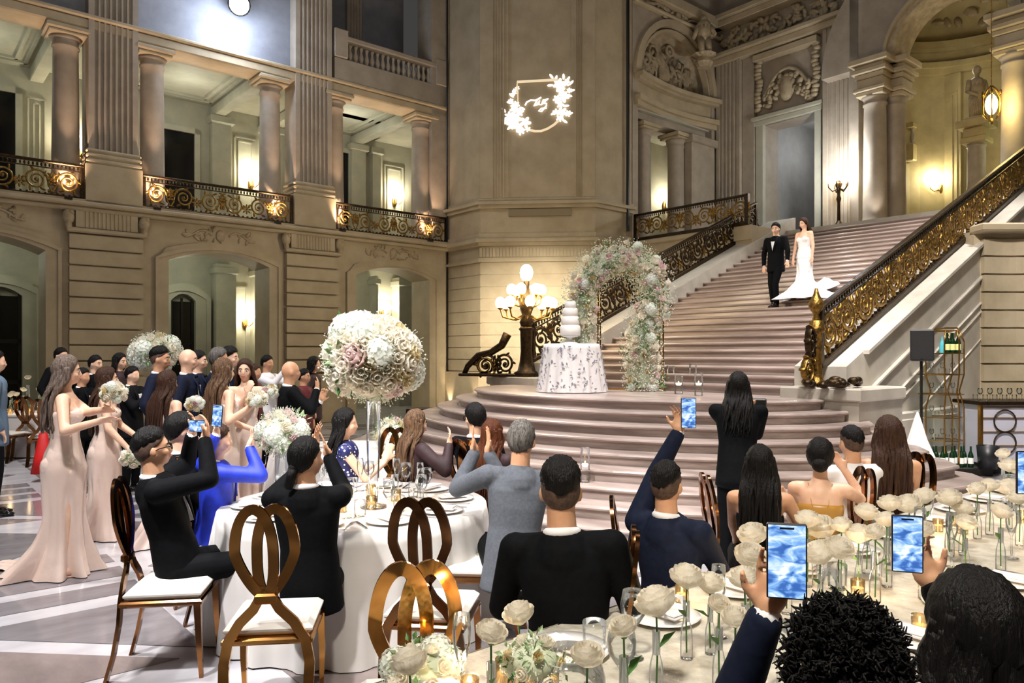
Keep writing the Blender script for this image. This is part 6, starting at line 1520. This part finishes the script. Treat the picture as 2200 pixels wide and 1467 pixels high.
gm('guest with auburn tinted hair behind the balayage haired bridesmaid', 545, 10.6, 1.62, -20, top='burg', hc='brown', skin='tan')
x, y, _ = pat(-14, 8.3); person('man in a pale denim jacket cut off by the left edge', (x, y, 0), -.9, H=1.8, top='denim', bot='charcoal', skin='light', vox=.014)
# ---- seated round the table ----
def sit(label, px, Y, off=0, rz=None, dx=0, **k):
    x, y, _ = pat(px, Y); k.setdefault('H', 1.7); return person(label, (x, y, 0), toward(x, y, *CPL, off) if rz is None else rz, 'sit', **k)
sit('man in a black suit and glasses leaning back to film with his phone', 405, 4.5, rz=-1.15, H=1.72, lean=-14, side=0, top='black', bot='black', hair='short', fade=True, vol=.018, glasses=True, face=True, skin='tan', vox=.0076, arms=(('w', 412, 935, 4.75), ('w', 440, 945, 4.5)), hd=((.2, .2, 1), (-.2, .2, 1)), curl=.6, head=(10, 10))
phone('phone held sideways by the man in glasses', at(424, 915, 4.6), tilt=(0, 0, -.5), land=True)
sit('guest with dark hair behind the man in glasses', 405, 5.35, rz=-1.0, H=1.72, lean=0, top='charcoal', bot='black', hair='short', vol=.022, face=True, skin='light', vox=.0125, arms=(None, (.1, .3, .3)))
sit('guest in a bright blue suit clapping at the left of the round table', 478, 5.25, rz=-1.0, H=1.58, lean=2, top='blue', bot='blue', hair='short', hc='brown', skin='light', vox=.0108, arms=(('w', 464, 935, 5.1), ('w', 536, 962, 5.2)), hd=((0, .1, 1), (0, .2, 1)), curl=.25, tie=True)
phone('phone with a bright cyan screen held upright above the blue suit', at(467, 893, 5.05), tilt=(0, .1, -.2))
sit('man with a ponytail in a black suit clapping with his back to the camera', 672, 4.22, rz=.05, H=1.64, lean=-4, side=-2, top='black', bot='black', hair='pony', hc='black', skin='tan', vox=.0076, arms=(('w', 676, 962, 4.55), ('w', 706, 982, 4.5)), hd=((.15, .1, 1), (-.3, .1, 1)), hn=((-1, .2, 0), (1, .2, 0)), curl=.1, head=(-38, 8))
sit('woman in a navy polka dot dress with black bob across the round table', 755, 6.2, rz=-1.3, H=1.66, fem=True, top='dots', bot='dress', hair='long', hc='black', skin='light', vox=.0125, arms=('clap', 'clap'), head=(-10, 0), shl=.42)
sit('woman with dark balayage waves clapping at the far side of the table', 905, 6.35, rz=-1.0, H=1.62, fem=True, top='wine', bot='dress', hair='long', hc='bal', skin='light', vox=.0125, arms=('clap', ('w', 965, 955, 6.2)), face=True, shl=.7)
sit('man in a dark suit and glasses, back to the table, facing the stairs', 1032, 6.45, rz=-.5, H=1.72, lean=-2, top='black', bot='black', hair='short', vol=.018, glasses=True, skin='light', vox=.0125, head=(60, 0))
sit('woman with auburn hair beside the man in the grey sweater', 1066, 5.85, rz=-.6, H=1.54, fem=True, top='wine', bot='dress', hair='long', hc='red', skin='light', vox=.013)
sit('man in a grey sweater clapping with raised hands at the right of the table', 1098, 4.62, rz=.15, H=1.76, lean=6, side=6, top='grey', bot='black', hair='short', hc='grey', vol=.012, skin='tan', vox=.0076, arms=(('w', 1020, 972, 4.85), ('w', 1050, 975, 4.75)), hd=((-.1, .1, 1), (0, .1, 1)), hn=((-1, .1, 0), (1, .1, 0)), curl=.08, head=(-25, 0))
sit('broad backed man in a black suit with a fresh undercut, back to the camera', 1230, 3.05, rz=-.15, H=1.72, lean=-2, side=-4, top='black', bot='black', hair='short', fade=True, vol=.022, skin='tan', vox=.0076, arms=((-.2, .3, .14), (.2, .25, .05)), head=(5, 0))
# ---- right side guests ----
sit('man in a navy suit and tie holding his phone high overhead', 1458, 3.62, rz=-.75, H=1.54, lean=-6, top='navy', bot='black', hair='short', fade=True, vol=.014, skin='tan', vox=.0076, arms=(('w', 1458, 928, 3.7), None), hd=((.1, 0, 1), None), hn=((0, 1, 0), None), tie=True, face=True, curl=.55, head=(8, 5))
phone('phone raised high with a blue screen in front of the curved steps', at(1479, 887, 3.66), tilt=(0, 0, 0))
sit('woman with straight black hair to the waist, seated by the photographer', 1632, 4.35, rz=-.3, H=1.5, fem=True, top='straps', skirt_c='charcoal', bot='dress', hair='long', hc='black', skin='tan', vox=.0125, arms=(None, ('w', 1690, 1075, 4.5)), shl=1.15)
sit('woman with a low dark bun and bare back in a mustard dress', 1762, 4.6, rz=-.4, H=1.52, fem=True, top='straps', skirt_c='gold', bot='dress', hair='bun', hc='black', skin='light', vox=.0108, arms=(None, ('w', 1815, 1010, 4.7)), lean=3)
sit('man in a white shirt and dark vest beside the woman with the bun', 1820, 5.15, rz=.15, H=1.58, top='white', bot='black', hair='short', fade=True, skin='tan', vox=.0125)
mb = MB(); mb.ell((0, 0, 0), (.1, .03, .16), 10, 8); 
sit('woman with very long straight brown hair at the right of the seated row', 1905, 5.25, rz=-.2, H=1.70, fem=True, top='straps', skirt_c='wine', bot='dress', hair='long', hc='brown', skin='tan', vox=.0125, shl=1.25)
x, y, _ = pat(1584, 6.15)
person('photographer in a black suit leaning in to shoot, long dark hair', (x, y, 0), -.35, H=1.62, fem=False, lean=14, top='black', bot='black', hair='long', hc='black', skin='tan', vox=.0125, arms=((.02, .24, .52), (.1, .24, .52)), shl=.55)
o = MB().box(-.07, .07, -.05, .04, -.05, .05, ch=.012).lathe([(.045, 0), (.045, .11)], (0, .04, 0), 16, m=Matrix.Rotation(-PI/2, 4, 'X')).build('camera_body', BLACKW, None, at(1628, 868, 6.4)); o.name = 'camera'; tag(o, 'black camera held up to the photographer face', 'camera')
o.rotation_euler = (0, 0, -.4)
# ---- guests filming in the foreground ----
sit('guest with curly black hair in the foreground filming with a large phone', 1782, 1.45, rz=.05, H=1.6, poles=((-.25, .1, -1), None), top='navy', bot='black', hair='curly', hc='black', vol=.022, skin='tan', vox=.0072, arms=(('w', 1646, 1322, 1.57), None), hd=((.2, 0, 1), None), hn=((.25, 1, 0), None), curl=.3)
phone('large phone with a glowing blue screen held up in the foreground', at(1690, 1205, 1.52), h=.155, w=.078, tilt=(0, 0, -.25))
sit('guest with smooth black hair at the bottom right filming with a phone', 2060, 1.55, rz=.1, H=1.68, fem=True, top='charcoal', bot='dress', hair='long', hc='black', skin='tan', vox=.0072, arms=(None, ('w', 2008, 1262, 2.0)), hd=(None, (-.45, 0, .8)), hn=(None, (0, 1, 0)), poles=(None, (.3, .2, -1)), curl=.35)
phone('smaller phone with a blue screen and red recording mark at the right', at(1949, 1168, 1.88), h=.145, w=.072, tilt=(0, 0, -.3))
phone('phone just cut off by the right edge of the frame', at(2206, 1015, 2.6), h=.15, w=.073)
# chairs under the seated guests on the right
for px, Y, rz, lb, dx in ((1215, 3.05, PI/2-.1, 'looped chair under the man with the fresh undercut', 0), (1440, 3.62, -PI/2-.2, 'looped chair under the man holding his phone overhead', 0), (1632, 4.4, -PI/2, 'looped chair under the woman with waist length black hair', -.04), (1762, 4.65, PI/2, 'looped chair under the woman with the low bun', 0), (1820, 5.2, PI/2, 'looped chair under the man in the vest', 0), (1905, 5.3, PI/2+.2, 'looped chair under the woman with the longest brown hair', 0), (1032, 6.45, -.5, 'looped chair under the man in dark suit and glasses', 0), (478, 5.25, -1.0, 'looped chair under the guest in bright blue', 0)):
    x, y, _ = pat(px, Y); c = dup(CHS[1], (x+dx, y, 0), rz, lb)
# ---- labels by place for the many alike things on the tables ----
ORD = ['', 'first', 'second', 'third', 'fourth', 'fifth', 'sixth', 'seventh', 'eighth', 'ninth', 'tenth', 'eleventh', 'twelfth', 'thirteenth', 'fourteenth', 'fifteenth', 'sixteenth', 'seventeenth', 'eighteenth', 'nineteenth']
def ordn(n):
    if n < 20: return ORD[n]
    tn = {2: 'twent', 3: 'thirt', 4: 'fort'}[n//10]; return tn+'ieth' if n % 10 == 0 else tn+'y-'+ORD[n % 10]
GR = {}
for o in list(scene.objects):
    if o.parent is None and 'group' in o and 'label' in o: GR.setdefault((o['group'], o['label']), []).append(o)
for (g_, l_), os_ in GR.items():
    if len(os_) < 3 or 'railing' in g_: continue
    def pxx(o): return 1100+1600*o.location.x/max(.1, o.location.y)
    fr = sorted([o for o in os_ if 0 < pxx(o) < 2200], key=pxx); words = l_.split()
    for k, o in enumerate(fr): o['label'] = ' '.join(words[:10])+', '+ordn(k+1)+' from the left'
    for o in os_:
        if o not in fr: bpy.data.objects.remove(o) if not o.children else [bpy.data.objects.remove(c) for c in list(o.children)+[o]]
